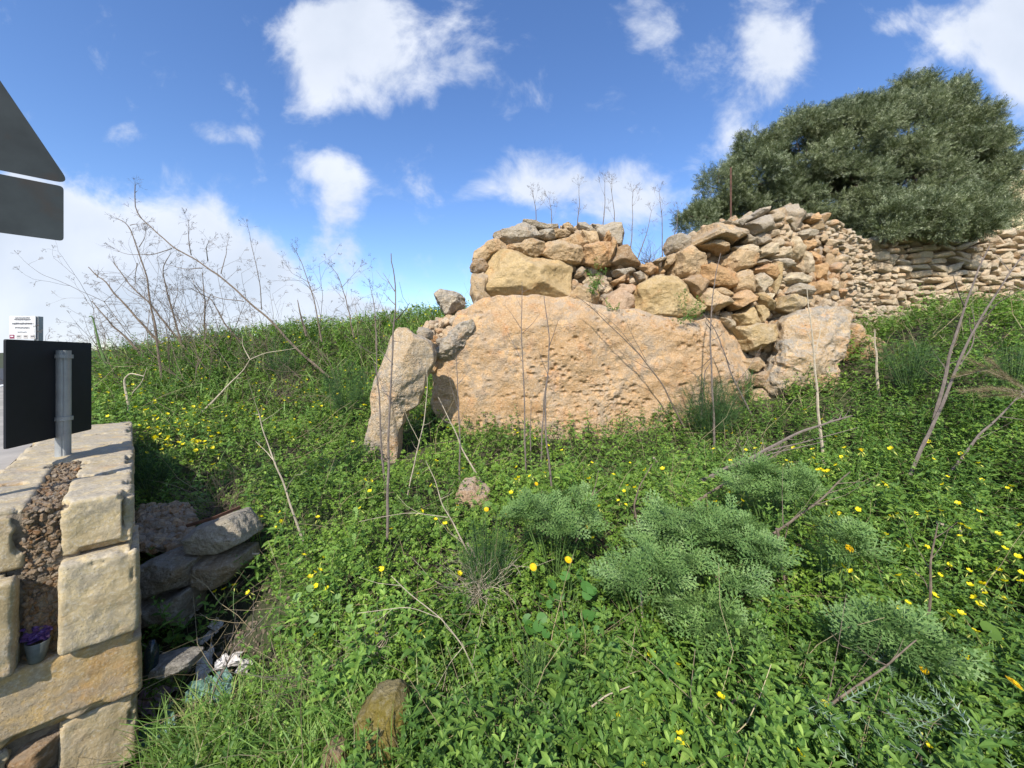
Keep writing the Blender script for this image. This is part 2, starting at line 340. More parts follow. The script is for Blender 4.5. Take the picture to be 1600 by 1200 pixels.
tag(mk('ground', np.stack([X, Yg, Z], -1).reshape(-1, 3), Q, SOIL, smooth=True, origin=(0, 0, 0)), kind='structure')

# ------------------------------------------------------------------ pavement and road on top of the bank at the left
PAV = plain('paving', (.36, .33, .29), .9, .2, 3, .4, .01, col2=(.28, .26, .23))
ASPH = plain('asphalt', (.055, .056, .06), .85, .2, 2, .5, .01)
WHT = plain('white_paint', (.65, .65, .62), .7, .1, 6)
def slab(name, u0, u1, v0, v1, z0, z1, mat):
    b = MB(); pts = [(u0, v0), (u1, v0), (u1, v1), (u0, v1)]
    V = [W3(a, c_, z0) for a, c_ in pts] + [W3(a, c_, z1) for a, c_ in pts]
    b.add(V, quad=[(0,3,2,1),(4,5,6,7),(0,1,5,4),(1,2,6,5),(2,3,7,6),(3,0,4,7)])
    return tag(b.build(name, mat), kind='structure')
slab('pavement', .63, 2.4, .02, 45, -.5, .83, PAV)
slab('kerb', 2.403, 2.55, .0, 45, -.5, .84, WHT)
slab('road', 2.553, 9.5, -1, 45, -.5, .71, ASPH)

# ------------------------------------------------------------------ rocks
def polyR(poly):
    p = np.asarray(poly, float); x, y = p[:, 0], p[:, 1]; x2, y2 = np.roll(x, -1), np.roll(y, -1); cr = x * y2 - x2 * y; A = cr.sum() / 2
    c = np.array([((x + x2) * cr).sum() / (6 * A), ((y + y2) * cr).sum() / (6 * A)])
    h = np.array([np.ptp(x) / 2, np.ptp(y) / 2]); q = (p - c) / h
    th = np.linspace(-np.pi, np.pi, 361); r = np.zeros(361)
    for k in range(len(q)):
        a, b = q[k], q[(k + 1) % len(q)]; e = b - a; d = np.stack([np.cos(th), np.sin(th)], -1)
        den = d[:, 0] * e[1] - d[:, 1] * e[0]; den = np.where(abs(den) < 1e-9, 1e-9, den)
        t_ = (a[0] * e[1] - a[1] * e[0]) / den; s_ = (a[0] * d[:, 1] - a[1] * d[:, 0]) / den
        r = np.where((s_ >= -1e-6) & (s_ <= 1 + 1e-6) & (t_ > 0), np.maximum(r, t_), r)
    r = np.maximum(r, .15); kern = np.array([1, 2, 3, 2, 1.]) / 9
    r = np.convolve(np.concatenate([r[-5:-1], r, r[1:5]]), kern, 'same')[4:-4]
    return c, h, th, r
def rock_mesh(poly, Y, thick, level=5, seed=0, e=.6, cuts=6, rough=.05, rfreq=3., pits=None, cutmin=.62):
    """poly: outline in photo pixels; the rock gets its own distance, real size and thickness"""
    rg = np.random.default_rng(seed + 100); c, h, th, r = polyR(poly)
    V, Fc = ico(level); V = V.copy()
    if level > 6: V[:, 1] *= 1.8; V /= np.linalg.norm(V, axis=1)[:, None]
    # facets: cut the unit sphere by planes, mostly on the exposed sides
    x, y, z = V.T; cc = np.sqrt(x * x + z * z); ang = np.arctan2(z, x)
    pe = 2 / e; nn_ = (abs(y) ** pe + cc ** pe) ** (1 / pe); s = y / nn_; c2 = cc / nn_
    nrm = 1.
    K = np.stack([c2 * np.cos(ang), s, c2 * np.sin(ang)], -1)
    for k in range(cuts):
        n = rg.normal(size=3); n[1] = -abs(n[1]) * 1.3 - .25; n /= np.linalg.norm(n)
        d = rg.uniform(cutmin, .92) * (abs(n[1]) + .75 * math.hypot(n[0], n[2]))
        t_ = K @ n - d; t_ = np.maximum(t_, 0); K = K - t_[:, None] * n * .96
    ang = np.arctan2(K[:, 2], K[:, 0]); rr = np.hypot(K[:, 0], K[:, 2]); Rr = np.interp(ang, th, r)
    ppm = F / Y
    W = np.stack([(c[0] - 800) / ppm + rr * Rr * np.cos(ang) * h[0] / ppm, Y + K[:, 1] * thick / 2, CAMH + (HZ - c[1]) / ppm - rr * Rr * np.sin(ang) * h[1] / ppm * 1.0], -1)
    ctr = np.array([(c[0] - 800) / ppm, Y, CAMH + (HZ - c[1]) / ppm])
    size = min(h[0], h[1]) / ppm * 2
    d = (W - ctr) / np.array([h[0] / ppm, thick / 2, h[1] / ppm]); d /= np.linalg.norm(d, axis=1)[:, None] + 1e-9
    q = (W - ctr) * rfreq / size + seed * 3.1
    disp = fbm(q, 5, .55) * rough * size + np.abs(fbm(q * 1.7 + 9, 4)) * -rough * .8 * size
    W = W + d * disp[:, None]
    W[:, 1] += fbm(q * 2.3 + 30, 3) * rough * .3 * size
    if pits is not None:
        n, rmin, rmax, dep = pits
        fr = np.where(W[:, 1] < Y - thick * .1)[0]
        pc = W[rg.choice(fr, n)]
        m_ = n2(pc[:, 0], pc[:, 2], 1.3, seed) - (pc[:, 2] - pc[:, 2].mean()) * .18 > rg.uniform(-.35, .2, len(pc)); pc = pc[m_]; pr = rmin + (rmax - rmin) * rg.random(len(pc)) ** 3
        off = np.zeros(len(W))
        for a in range(len(pc)):
            idx = fr[(abs(W[fr, 0] - pc[a, 0]) < pr[a] * 1.5) & (abs(W[fr, 2] - pc[a, 2]) < pr[a] * 1.5)]
            dd = np.hypot((W[idx, 0] - pc[a, 0]) * (1 + .4 * math.sin(a)), W[idx, 2] - pc[a, 2]) / pr[a]
            off[idx] = np.maximum(off[idx], np.clip(1.25 - dd, 0, 1) ** .7 * pr[a] * dep)
        W[:, 1] += off
    return W, Fc[:, [0, 2, 1]]     # mirrored through pixel rows: flip winding
COL = {'tan': (.53, .385, .225), 'yel': (.55, .41, .215), 'org': (.56, .355, .18), 'pal': (.60, .49, .335), 'gry': (.46, .39, .295), 'brn': (.40, .27, .155), 'pnk': (.53, .375, .255)}
def rock(name, poly, Y, thick, label, cat='stone', col='tan', lich=.5, group=None, **kw):
    W, Fc = rock_mesh(poly, Y, thick, **kw)
    o = mk(name, W, Fc, ROCK, smooth=True); c = COL[col] if isinstance(col, str) else col
    k = rng.uniform(.92, 1.08); o.color = (c[0] * k, c[1] * k, c[2] * k, lich)
    return tag(o, label, cat, group)
def sub(pts, fr):
    ox, oy, s = {'a': (0, 0, 1), '5': (560, 320, 4.615), '6': (860, 320, 4.615), '7': (1080, 300, 6.), '8': (1060, 440, 4.615), 'A': (560, 480, 4.615), 'Z': (0, 680, 3.81), 'Y': (0, 920, 3.81)}[fr]
    return [(ox + x / s, oy + y / s) for x, y in pts]
MEG = [(674,628),(677,595),(684,556),(696,522),(724,490),(755,470),(790,465),(830,465),(880,468),(930,478),(960,480),(1000,481),(1050,483),(1092,488),(1126,490),(1148,515),(1158,555),(1164,600),(1164,650),(1145,695),(1060,712),(940,722),(800,718),(735,700),(700,660)]
rock('megalith', MEG, 6.45, .95, 'huge flat orange-tan megalith slab full of small pits, at the centre of the ruin', 'megalith', (.60, .40, .22), .6,
     level=8, seed=5, e=.33, cuts=5, rough=.035, rfreq=3.2, pits=(2600, .007, .036, 1.3), cutmin=.92)
PIL = sub([(205,185),(280,142),(345,148),(400,180),(480,205),(525,245),(560,330),(560,400),(500,490),(480,600),(440,700),(350,760),(335,850),(300,900),(300,1000),(290,1120),(200,1200),(70,1180),(30,1050),(60,920),(85,760),(88,560),(108,430),(140,320)], 'A')
rock('standing_stone', PIL, 5.3, .5, 'tall leaning upright stone left of the big slab, grey on its right side', 'standing stone', (.55, .42, .27), .85,
     level=7, seed=11, e=.6, cuts=9, rough=.07, rfreq=1.6, pits=(260, .006, .02, .8))
rock('megalith', sub([(640,700),(680,520),(700,420),(760,300),(860,215),(940,180),(1040,150),(1130,230),(1200,330),(1240,450),(1240,560),(1180,620),(1170,700),(1140,800),(1130,900),(1000,930),(860,930),(740,880),(660,800)], '8'), 6.25, .9,
     'upright orange and grey megalith at the right end of the ruin', 'megalith', (.60, .44, .27), .95, level=7, seed=17, e=.65, cuts=13, rough=.12, rfreq=2.2, pits=(400, .008, .03, .9))
rock('rock', sub([(1150,300),(1230,300),(1330,360),(1400,440),(1390,520),(1300,600),(1220,660),(1170,620),(1160,450)], '8'), 6.75, .7,
     'rust orange rock against the right side of the upright right megalith', 'rock', 'org', .5, level=6, seed=18, rough=.08)
rock('rock', sub([(560,320-0),(620,-60),(700,-110),(800,-150),(850,-60),(840,60),(760,120),(640,170),(590,300)], 'A') if False else sub([(545,330),(590,270),(640,170),(720,120),(830,90),(840,150),(790,230),(740,330),(680,420),(600,380)], 'A'), 6.1, .5,
     'grey pitted rock leaning on the upper left shoulder of the big slab', 'rock', 'gry', .9, level=6, seed=19, rough=.07, pits=(150, .008, .03, 1.))
rock('boulder', sub([(525,700),(545,650),(600,610),(680,620),(770,660),(780,730),(720,780),(640,805),(560,770)], '5'), 6.6, .5, 'lone grey boulder on the rubble slope between the standing stone and the ruin', 'boulder', 'gry', .9, level=6, seed=21, rough=.07)
rock('rock', sub([(400,175),(440,135),(490,140),(535,180),(530,230),(470,250),(420,220)], 'A'), 5.75, .4, 'rounded grey rock peeping out behind the top of the standing stone', 'rock', 'gry', .7, level=5, seed=22)
ST = [
 ('5', [(925,430),(990,370),(1080,360),(1200,385),(1330,385),(1450,400),(1500,440),(1490,560),(1485,655),(1330,675),(1230,700),(1060,695),(960,680),(920,640),(912,520)], .75, 'yel', .25, 'big yellow squared block resting on the left end of the orange slab'),
 ('5', [(830,520),(900,490),(935,540),(930,640),(970,690),(950,760),(850,735),(812,650)], .6, 'tan', .5, 'brown upright stone at the left edge, half hidden behind the big yellow block'),
 ('5', [(850,690),(900,655),(965,690),(965,750),(880,790),(830,760)], .35, 'gry', .8, 'small knobbly grey stone at the lower left corner of the big yellow block'),
 ('5', [(792,440),(830,395),(910,410),(935,450),(915,490),(860,502),(808,470)], .4, 'brn', .6, 'brown stone jutting out furthest to the left on the ruin'),
 ('5', [(840,400),(850,350),(920,290),(985,262),(1040,290),(1078,335),(1040,360),(960,375),(915,415)], .5, 'tan', .4, 'slanting tan stone overhanging the left edge of the ruin'),
 ('5', [(988,230),(1000,195),(1080,160),(1180,150),(1260,180),(1290,235),(1230,268),(1150,290),(1080,300),(1010,265)], .55, 'gry', .9, 'large grey lichen-covered stone, highest big one on the left'),
 ('5', [(1068,295),(1160,290),(1260,250),(1320,285),(1328,350),(1260,385),(1160,375),(1085,345)], .55, 'tan', .5, 'rounded tan stone just under the large grey lichen-covered one'),
 ('5', [(1195,118),(1280,122),(1360,160),(1350,182),(1270,168),(1205,148)], .4, 'gry', .9, 'thin flat grey slab lying on the very top at the left'),
 ('5', [(1340,142),(1430,150),(1442,182),(1390,195),(1345,180)], .35, 'gry', .8, 'small flat grey stone right of the thin top slab'),
 ('5', [(1285,195),(1330,175),(1420,190),(1432,235),(1370,257),(1300,242)], .4, 'gry', .8, 'grey ribbed stone beneath the two flat top slabs'),
 ('6', [(-60,310),(0,280),(100,283),(200,320),(222,370),(190,420),(100,432),(20,402),(-50,365)], .55, 'tan', .4, 'long brown-tan stone above the right end of the big yellow block'),
 ('6', [(232,315),(330,295),(450,300),(472,340),(420,432),(330,452),(260,420),(228,370)], .6, 'org', .3, 'broad orange stone in the middle of the left heap'),
 ('6', [(440,320),(540,315),(600,365),(622,440),(560,458),(425,422)], .55, 'brn', .5, 'dark tan stone overhanging a deep shadow at the right end of the left heap'),
 ('6', [(330,195),(430,150),(490,160),(512,220),(505,300),(440,290),(420,300),(370,290),(340,240)], .5, 'gry', .7, 'tall grey-brown stone at the top right corner of the left heap'),
 ('6', [(200,145),(250,142),(340,200),(340,220),(300,215),(220,185)], .35, 'gry', .8, 'dark flat stone tilted up like a lid on the left heap'),
 ('6', [(228,200),(330,212),(342,290),(270,295),(235,255)], .4, 'tan', .3, 'blocky tan stone under the tilted dark lid stone'),
 ('6', [(88,155),(120,118),(168,170),(162,200),(110,188)], .3, 'tan', .5, 'small pointed stone standing alone on the crest of the left heap'),
 ('6', [(300,150),(400,152),(350,192),(310,182)], .3, 'gry', .7, 'small dark wedge between the lid stone and the tall corner stone'),
 ('6', [(60,255),(140,230),(220,222),(262,280),(200,312),(100,292)], .4, 'tan', .4, 'tan stone below the small pointed crest stone'),
 ('6', [(30,185),(110,180),(155,215),(100,245),(35,240)], .4, 'tan', .4, 'light tan stone directly supporting the small pointed crest stone'),
 ('6', [(375,215),(428,212),(430,288),(380,290)], .5, 'org', .2, 'small square orange stone set into the tall corner stone'),
 ('6', [(402,440),(472,275),(440,255),(400,330),(380,400)], .6, 'org', .4, 'narrow upright wedge between the broad orange stone and the dark tan one'),
 ('6', [(830,300),(865,240),(930,222),(985,250),(992,310),(920,358),(860,352)], .4, 'gry', .7, 'lone rounded grey stone perched in the dip between the two heaps'),
 ('6', [(813,455),(835,380),(892,352),(882,400),(850,462)], .35, 'tan', .4, 'leaning tan stone beneath the lone perched grey stone'),
 ('6', [(720,420),(760,395),(840,368),(835,388),(765,428)], .4, 'gry', .6, 'thin grey slab in the dip left of the lone perched stone'),
 ('6', [(868,475),(900,370),(980,328),(1080,368),(1105,450),(1085,522),(1000,528),(900,512)], .65, 'tan', .3, 'large rough tan block at the left side of the right heap'),
 ('6', [(1008,315),(1050,220),(1130,168),(1260,182),(1355,220),(1368,270),(1340,312),(1250,282),(1130,262),(1080,295)], .8, 'tan', .55, 'long humped tan boulder with a grey top at the left shoulder of the right heap'),
 ('6', [(1138,158),(1200,136),(1290,148),(1355,190),(1250,188),(1170,175)], .6, 'gry', .9, 'smooth grey slab on top of the long humped boulder'),
 ('6', [(1075,300),(1130,255),(1250,285),(1295,330),(1240,355),(1170,318)], .5, 'tan', .4, 'pale stone tucked right under the long humped boulder'),
 ('6', [(1088,465),(1200,448),(1300,505),(1315,600),(1260,625),(1180,585),(1093,565)], .6, 'org', .2, 'bright orange stone in the left part of the right heap'),
 ('6', [(1250,390),(1330,345),(1440,375),(1465,450),(1330,492),(1280,485)], .6, 'tan', .3, 'angular tan block with a sharp shaded underside in the right heap'),
 ('6', [(1310,320),(1420,305),(1505,360),(1450,402),(1360,370)], .5, 'pal', .5, 'pale slab above the angular tan block'),
 ('6', [(1300,515),(1400,485),(1475,550),(1425,635),(1305,625)], .55, 'tan', .4, 'knobbly tan stone right of the bright orange stone'),
 ('6', [(1425,610),(1440,550),(1500,508),(1562,560),(1565,612),(1480,645)], .5, 'pal', .5, 'rounded pale stone with dark specks right of the knobbly tan stone'),
 ('6', [(1072,650),(1130,618),(1250,668),(1270,710),(1200,758),(1088,735)], .55, 'tan', .4, 'rounded tan stone just above the right end of the big slab'),
 ('6', [(1275,680),(1370,632),(1475,670),(1440,725),(1330,752)], .55, 'org', .3, 'rust coloured stone in the middle of the right heap'),
 ('6', [(1110,612),(1200,598),(1285,650),(1240,672),(1150,635)], .45, 'tan', .4, 'thin slanting stone wedged below the bright orange stone'),
 ('6', [(918,560),(1000,518),(1105,560),(1085,650),(1050,692),(980,645)], .6, 'brn', .3, 'reddish brown block at the foot of the large rough tan block'),
 ('6', [(603,705),(635,610),(740,548),(860,558),(960,600),(1005,680),(1065,740),(1000,792),(860,805),(700,798),(610,775)], .8, 'yel', .35, 'wide yellowish boulder with a dark hollow, sitting on the middle of the big slab'),
 ('6', [(385,725),(420,660),(500,612),(580,665),(592,730),(540,785),(440,785)], .55, 'pnk', .3, 'rounded pinkish stone left of the wide yellowish boulder'),
 ('6', [(130,665),(200,598),(300,618),(332,680),(322,752),(240,745)], .55, 'tan', .4, 'tan stone between the big yellow block and the rounded pinkish stone'),
 ('6', [(498,582),(590,572),(622,610),(570,655),(508,622)], .35, 'pnk', .2, 'small pink stone above the rounded pinkish stone'),
 ('6', [(438,558),(530,512),(522,562),(460,578)], .3, 'org', .3, 'small reddish wedge up and left of the small pink stone'),
 ('6', [(455,482),(570,458),(605,480),(520,522),(465,512)], .35, 'gry', .7, 'flat grey stone in the rubble right of the green sprig'),
 ('6', [(598,500),(650,478),(675,530),(640,552)], .3, 'gry', .5, 'small dark grey stone right of the flat grey one in the rubble'),
 ('6', [(640,455),(720,418),(785,480),(700,505)], .35, 'org', .4, 'orange-brown stone in the bottom of the dip'),
 ('6', [(1318,785),(1420,738),(1475,850),(1400,895),(1330,835)], .55, 'yel', .4, 'yellowish block right of the upper end of the big slab'),
 ('6', [(1450,740),(1530,745),(1540,830),(1480,860)], .5, 'yel', .3, 'small yellowish block beside the bigger yellowish block'),
 ('6', [(1465,650),(1569,655),(1570,745),(1480,702)], .45, 'pal', .4, 'pale flat stone above the two yellowish blocks'),
 ('6', [(1200,800),(1260,810),(1332,860),(1330,905),(1280,890)], .35, 'pal', .5, 'pale sliver of stone at the upper right corner of the big slab'),
 ('7', [(458,345),(560,268),(700,258),(732,370),(700,402),(560,412)], .7, 'gry', .6, 'broad pale grey block on top of the right heap'),
 ('7', [(538,232),(600,185),(685,160),(698,220),(550,264)], .5, 'gry', .7, 'pale grey stone topping the broad pale grey block'),
 ('7', [(365,305),(450,255),(540,262),(470,320),(430,345)], .5, 'gry', .7, 'grey stone left of the broad pale grey block'),
 ('7', [(690,225),(790,198),(822,290),(835,400),(740,412),(722,300)], .6, 'tan', .5, 'upright grey-tan pillar-like stone near the top of the right heap'),
 ('7', [(788,212),(850,170),(920,170),(1000,240),(965,350),(900,392),(842,330)], .7, 'gry', .6, 'big rough grey block at the summit of the right heap'),
 ('7', [(838,155),(888,128),(935,172),(880,182)], .4, 'gry', .6, 'small grey stone on the very summit of the right heap'),
 ('7', [(945,192),(1000,178),(1015,232),(970,235)], .4, 'gry', .6, 'small grey stone on the right slope just below the summit'),
 ('7', [(1010,232),(1070,218),(1068,270),(1020,262)], .4, 'gry', .6, 'small blocky grey stone further down the right slope of the summit'),
 ('7', [(1055,272),(1140,218),(1152,310),(1080,292)], .5, 'org', .2, 'pink-orange block where the right heap meets the dry stone wall'),
 ('7', [(568,432),(640,393),(702,420),(692,492),(600,502)], .5, 'gry', .6, 'rounded grey stone below the broad pale grey block'),
 ('7', [(438,430),(480,413),(582,450),(572,522),(460,512)], .5, 'gry', .5, 'mottled grey stone right of the long humped boulder'),
 ('7', [(638,520),(765,488),(775,600),(700,645),(600,642)], .6, 'pal', .3, 'large smooth pale stone in the middle of the right heap'),
 ('7', [(705,645),(775,560),(870,520),(880,640)], .55, 'pal', .3, 'sloping pale stone right of the large smooth pale one'),
 ('7', [(858,462),(920,448),(1000,540),(992,642),(882,642)], .6, 'pal', .3, 'tall pale stone at the right side of the right heap'),
 ('7', [(720,420),(860,415),(870,500),(770,550),(740,480)], .5, 'tan', .4, 'weathered tan stone below the upright pillar-like stone'),
 ('7', [(918,402),(1000,368),(1102,400),(1108,470),(1000,482)], .6, 'gry', .5, 'pale grey stone with a notch right of the summit block'),
 ('7', [(1003,482),(1082,478),(1112,560),(1010,572)], .5, 'org', .3, 'square pinkish stone under the notched grey stone'),
 ('7', [(568,682),(660,643),(722,682),(640,702)], .45, 'gry', .5, 'flat pale slab above the dark-shadowed orange stone'),
 ('7', [(718,662),(820,640),(905,645),(912,700),(830,732),(760,702)], .5, 'gry', .5, 'long flat grey slab right of the flat pale slab'),
 ('7', [(878,712),(950,688),(1022,742),(990,772)], .45, 'pal', .5, 'pale flat stone below the tall pale stone'),
 ('7', [(555,740),(640,700),(730,705),(748,790),(720,832),(640,782)], .55, 'org', .3, 'orange stone with a deep black shadow beneath it'),
 ('7', [(735,690),(800,700),(790,850),(735,960),(705,900)], .5, 'yel', .4, 'narrow upright yellow stone in the lower right of the heap'),
 ('7', [(798,830),(920,755),(1052,830),(1042,892),(900,882)], .6, 'pal', .5, 'broad pale stone low on the right side of the heap'),
 ('7', [(838,962),(930,880),(1082,900),(1062,982),(900,978)], .6, 'gry', .9, 'dark speckled grey stone low on the right side of the heap'),
 ('7', [(778,1092),(840,990),(1000,972),(1042,1042),(970,1112),(880,1132)], .7, 'yel', .6, 'big pitted stone resting on the upright right megalith'),
 ('7', [(578,972),(640,958),(772,1060),(740,1102),(620,1062)], .55, 'yel', .4, 'yellowish stone right of the rust coloured one'),
 ('7', [(1060,580),(1160,600),(1170,690),(1100,700)], .5, 'org', .3, 'upper orange stone in the corner column by the dry stone wall'),
 ('7', [(1090,700),(1190,690),(1220,830),(1110,820)], .5, 'org', .2, 'middle orange stone in the corner column by the dry stone wall'),
 ('7', [(1095,835),(1250,830),(1260,980),(1100,985)], .5, 'org', .2, 'lowest, biggest orange stone in the corner column by the dry stone wall'),
 ('7', [(1000,580),(1058,580),(1095,750),(1030,760)], .5, 'pal', .4, 'slim upright pale stone left of the orange corner column'),
 ('8', [(395,350),(520,318),(650,328),(662,440),(600,492),(480,485),(408,440)], .6, 'yel', .5, 'rounded yellow stone hanging over the black hole right of the big slab'),
 ('8', [(415,570),(560,552),(625,610),(530,645),(450,625)], .4, 'tan', .5, 'low stone forming the floor of the black hole'),
 ('8', [(495,685),(600,640),(665,700),(640,762),(530,745)], .4, 'brn', .5, 'brownish stone under the black hole between the two megaliths'),
 ('8', [(515,795),(640,768),(760,760),(852,825),(830,930),(700,960),(540,950)], .5, 'tan', .4, 'tan stone at the foot of the gap between the two megaliths'),
]
for k, (fr, pts, th_, col, lich, lab) in enumerate(ST):
    pp = sub(pts, fr); cy = np.mean([p[1] for p in pp]); cx = np.mean([p[0] for p in pp]); wd = np.ptp([p[0] for p in pp])
    if fr == '8': Y = 6.42
    else: Y = 6.45 + max(0, (480 - cy)) / 140 * .45
    if cx > 1090 and fr != '8': Y += (cx - 1090) / 200 * .25 - .1
    ppc = [((x - cx) * 1.15 + cx, (y - cy) * 1.19 + cy) for x, y in pp]
    rock('stone' if wd < 45 else 'block', ppc, Y, th_ * rng.uniform(.85, 1.05), lab, 'stone', col, lich * .9,
         level=6 if wd > 45 else 5, seed=40 + k, e=.42, cuts=9, rough=.06, rfreq=3.0, cutmin=.68)

# rubble between and behind the stones: nobody could count it
def tmpl(n, lv, seed, e=.55, flat=(1, 1, 1)):
    out = []
    rg = np.random.default_rng(seed)
    for k in range(n):
        V, Fc = ico(lv); V = np.sign(V) * abs(V) ** e; V /= np.abs(V).max()
        for q in range(7):
            nn = rg.normal(size=3); nn /= np.linalg.norm(nn); t_ = np.maximum(V @ nn - rg.uniform(.62, .95), 0); V = V - t_[:, None] * nn
        V = V * (1 + .08 * fbm(V * 2 + k * 7, 3)[:, None]); out.append((V * np.array(flat), Fc))
    return out
TP = tmpl(8, 3, 5)
def inpoly(x, y, poly):
    c = np.zeros(np.shape(x), bool); j = len(poly) - 1
    for i_ in range(len(poly)):
        xi, yi = poly[i_]; xj, yj = poly[j]
        c ^= ((yi > y) != (yj > y)) & (x < (xj - xi) * (y - yi) / (yj - yi + 1e-12) + xi); j = i_
    return c
CAIRN = [(745,490),(745,440),(765,400),(795,362),(850,352),(950,362),(972,398),(1000,418),(1040,412),(1062,380),(1110,352),(1170,338),(1250,342),(1300,372),(1330,440),(1335,520),(1290,560),(1210,640),(1140,640),(1130,510),(1000,500)]
b = MB(); x = rng.uniform(740, 1340, 9000); y = rng.uniform(335, 650, 9000); m_ = inpoly(x, y, CAIRN); x, y = x[m_][:1900], y[m_][:1900]; x[-300:] = rng.uniform(1225, 1288, 300); y[-300:] = 340 + rng.random(300) * 190
for k in range(8):
    xx, yy_ = x[k::8], y[k::8]; n = len(xx); Yd = 6.62 + np.clip(480 - yy_, 0, 200) / 140 * .45 + rng.uniform(-.12, .25, n)
    pos = np.stack([(xx - 800) / F * Yd, Yd, CAMH + (HZ - yy_) / F * Yd], -1); s = rng.uniform(.03, .10, n)
    b.inst(TP[k][0], TP[k][1], pos, rnd_rot(n), np.stack([s * 1.3, s, s * .8], -1))
tag(b.build('rubble', RUBB), 'small tan rubble filling the gaps between the big stones of the ruin', 'rubble', kind='stuff')
b = MB(); LS = [(655,520),(690,498),(735,490),(745,500),(720,520),(690,560),(672,575),(660,545)]
x = rng.uniform(650, 750, 3000); y = rng.uniform(485, 580, 3000); m_ = inpoly(x, y, LS); x, y = x[m_][:260], y[m_][:260]
for k in range(8):
    xx, yy_ = x[k::8], y[k::8]; n = len(xx); Yd = 6.35 + rng.uniform(-.1, .2, n) - (yy_ - 500) / 100 * .3
    pos = np.stack([(xx - 800) / F * Yd, Yd, CAMH + (HZ - yy_) / F * Yd], -1); s = rng.uniform(.035, .1, n)
    b.inst(TP[k][0], TP[k][1], pos, rnd_rot(n), np.stack([s * 1.3, s, s * .8], -1))
tag(b.build('rubble', RUBB), 'small grey rubble sliding down between the lone boulder and the standing stone', 'rubble', kind='stuff')
# earth and stone fill carrying the heap from behind
W, Fc = rock_mesh([((x_ - 1035) * .84 + 1010, (y_ - 480) * .86 + 492) for x_, y_ in CAIRN], 7.35, 1.1, level=5, seed=3, e=.3, cuts=0, rough=.03)
DIRT = plain('dry_earth', (.17, .12, .07), .95, .5, 9, 1., .03)
core = mk('rubble_bank', W, Fc, DIRT, smooth=True); tag(core, 'dark earth and stone fill behind the loose stones of the ruin', 'earth fill', kind='stuff')

# ------------------------------------------------------------------ dry stone walls
TW = tmpl(12, 3, 9, e=.5)
def drywall(name, A, B, z0, ztopf, hmin, hmax, wmin, wmax, label, seed, depth=.45, jit=.03, ash=None, mat=None):
    """coursed dry stone wall from A to B (xy), faces on the camera's side"""
    rg = np.random.default_rng(seed); A = np.array(A, float); B = np.array(B, float); Ln = np.linalg.norm(B - A); d = (B - A) / Ln
    nrm = np.array((d[1], -d[0]));  nrm = -nrm if nrm @ (-A) < 0 else nrm
    cells = []
    z = z0; row = 0
    zmax = max(ztopf(t_) for t_ in np.linspace(0, 1, 20))
    while z < zmax + .1:
        h = rg.uniform(hmin, hmax); s = -rg.uniform(0, wmax)
        while s < Ln:
            wd = rg.uniform(wmin, wmax) * rg.choice([1, 1, .6, 1.5]); zz = z + .35 * h * math.sin(s * 2.1 + row * .25) + rg.normal() * h * .1; hh = h * rg.uniform(.75, 1.25)
            dep = rg.normal() * jit
            if ash and ash(s + wd / 2, zz + h / 2): wd = rg.uniform(.3, .5); hh = h; zz = z
            if s + wd / 2 > 0 and zz + hh / 2 < ztopf((s + wd / 2) / Ln) and s + wd / 2 < Ln: cells.append((s + wd / 2, zz + hh / 2, wd, hh, dep))
            s += wd * 1.0
        z += h * .97; row += 1
    cells = np.array(cells); b = MB(); ki = rg.integers(0, 12, len(cells))
    for k in range(12):
        c_ = cells[ki == k]; n = len(c_)
        if not n: continue
        a = rg.normal(size=n) * .22; ca, sa = np.cos(a), np.sin(a)
        # local x along wall, local y into wall, local z up, small roll in the face plane
        ex = np.stack([d[0] * ca, d[1] * ca, sa], -1); ez = np.stack([-d[0] * sa, -d[1] * sa, ca], -1); ey = np.broadcast_to(np.array((-nrm[0], -nrm[1], 0)), (n, 3))
        M = np.stack([ex, ey, ez], -1)
        fl = rg.choice([-1, 1], n)
        pos = np.stack([A[0] + d[0] * c_[:, 0] - nrm[0] * (.13 + c_[:, 4]), A[1] + d[1] * c_[:, 0] - nrm[1] * (.13 + c_[:, 4]), c_[:, 1]], -1)
        b.inst(TW[k][0], TW[k][1], pos, M, np.stack([c_[:, 2] * .56 * np.ones(n), np.full(n, .16), c_[:, 3] * .60], -1))
    root = empty(name, (*((A + B) / 2), z0), label, 'wall')
    b.build('stonework', mat or RUBB, root)
    # solid hearting behind the face
    hb = MB(); nseg = 16; V = []
    for q in range(nseg + 1):
        t_ = q / nseg; t_ = .09 + .91 * t_; p_ = A + (B - A) * t_; zt = ztopf(t_) - .12
        for (o_, zz) in ((.14, z0 - .3), (.14, zt), (depth, zt), (depth, z0 - .3)): V.append((p_[0] - nrm[0] * o_, p_[1] - nrm[1] * o_, zz))
    qd = [(4*q+k, 4*q+(k+1) % 4, 4*(q+1)+(k+1) % 4, 4*(q+1)+k) for q in range(nseg) for k in range(4)] + [(0,3,2,1), (4*nseg, 4*nseg+1, 4*nseg+2, 4*nseg+3)]
    hb.add(V, quad=qd); hb.build('hearting', DIRT, root)
    return root
CX, CY = 7.75, 8.5
drywall('dry_stone_wall', (4.42, 6.55), (CX, CY), .9, lambda t_: 3.95 + .25 * t_ - .12 * math.sin(t_ * 9), .055, .11, .08, .18,
        'rough wall of small pale stones running back from the right heap to the corner', 61, jit=.03, mat=PALW)
drywall('dry_stone_wall', (CX - .1, CY), (15.5, 8.6), 1.6, lambda t_: 4.12 + .5 * t_ + .05 * math.sin(t_ * 20), .09, .19, .12, .30,
        'long coursed field wall under the tree, some squared blocks in its middle', 62, jit=.02, ash=lambda s, z: 1.0 < s < 2.3 and 3.1 < z < 3.9, mat=PALW)

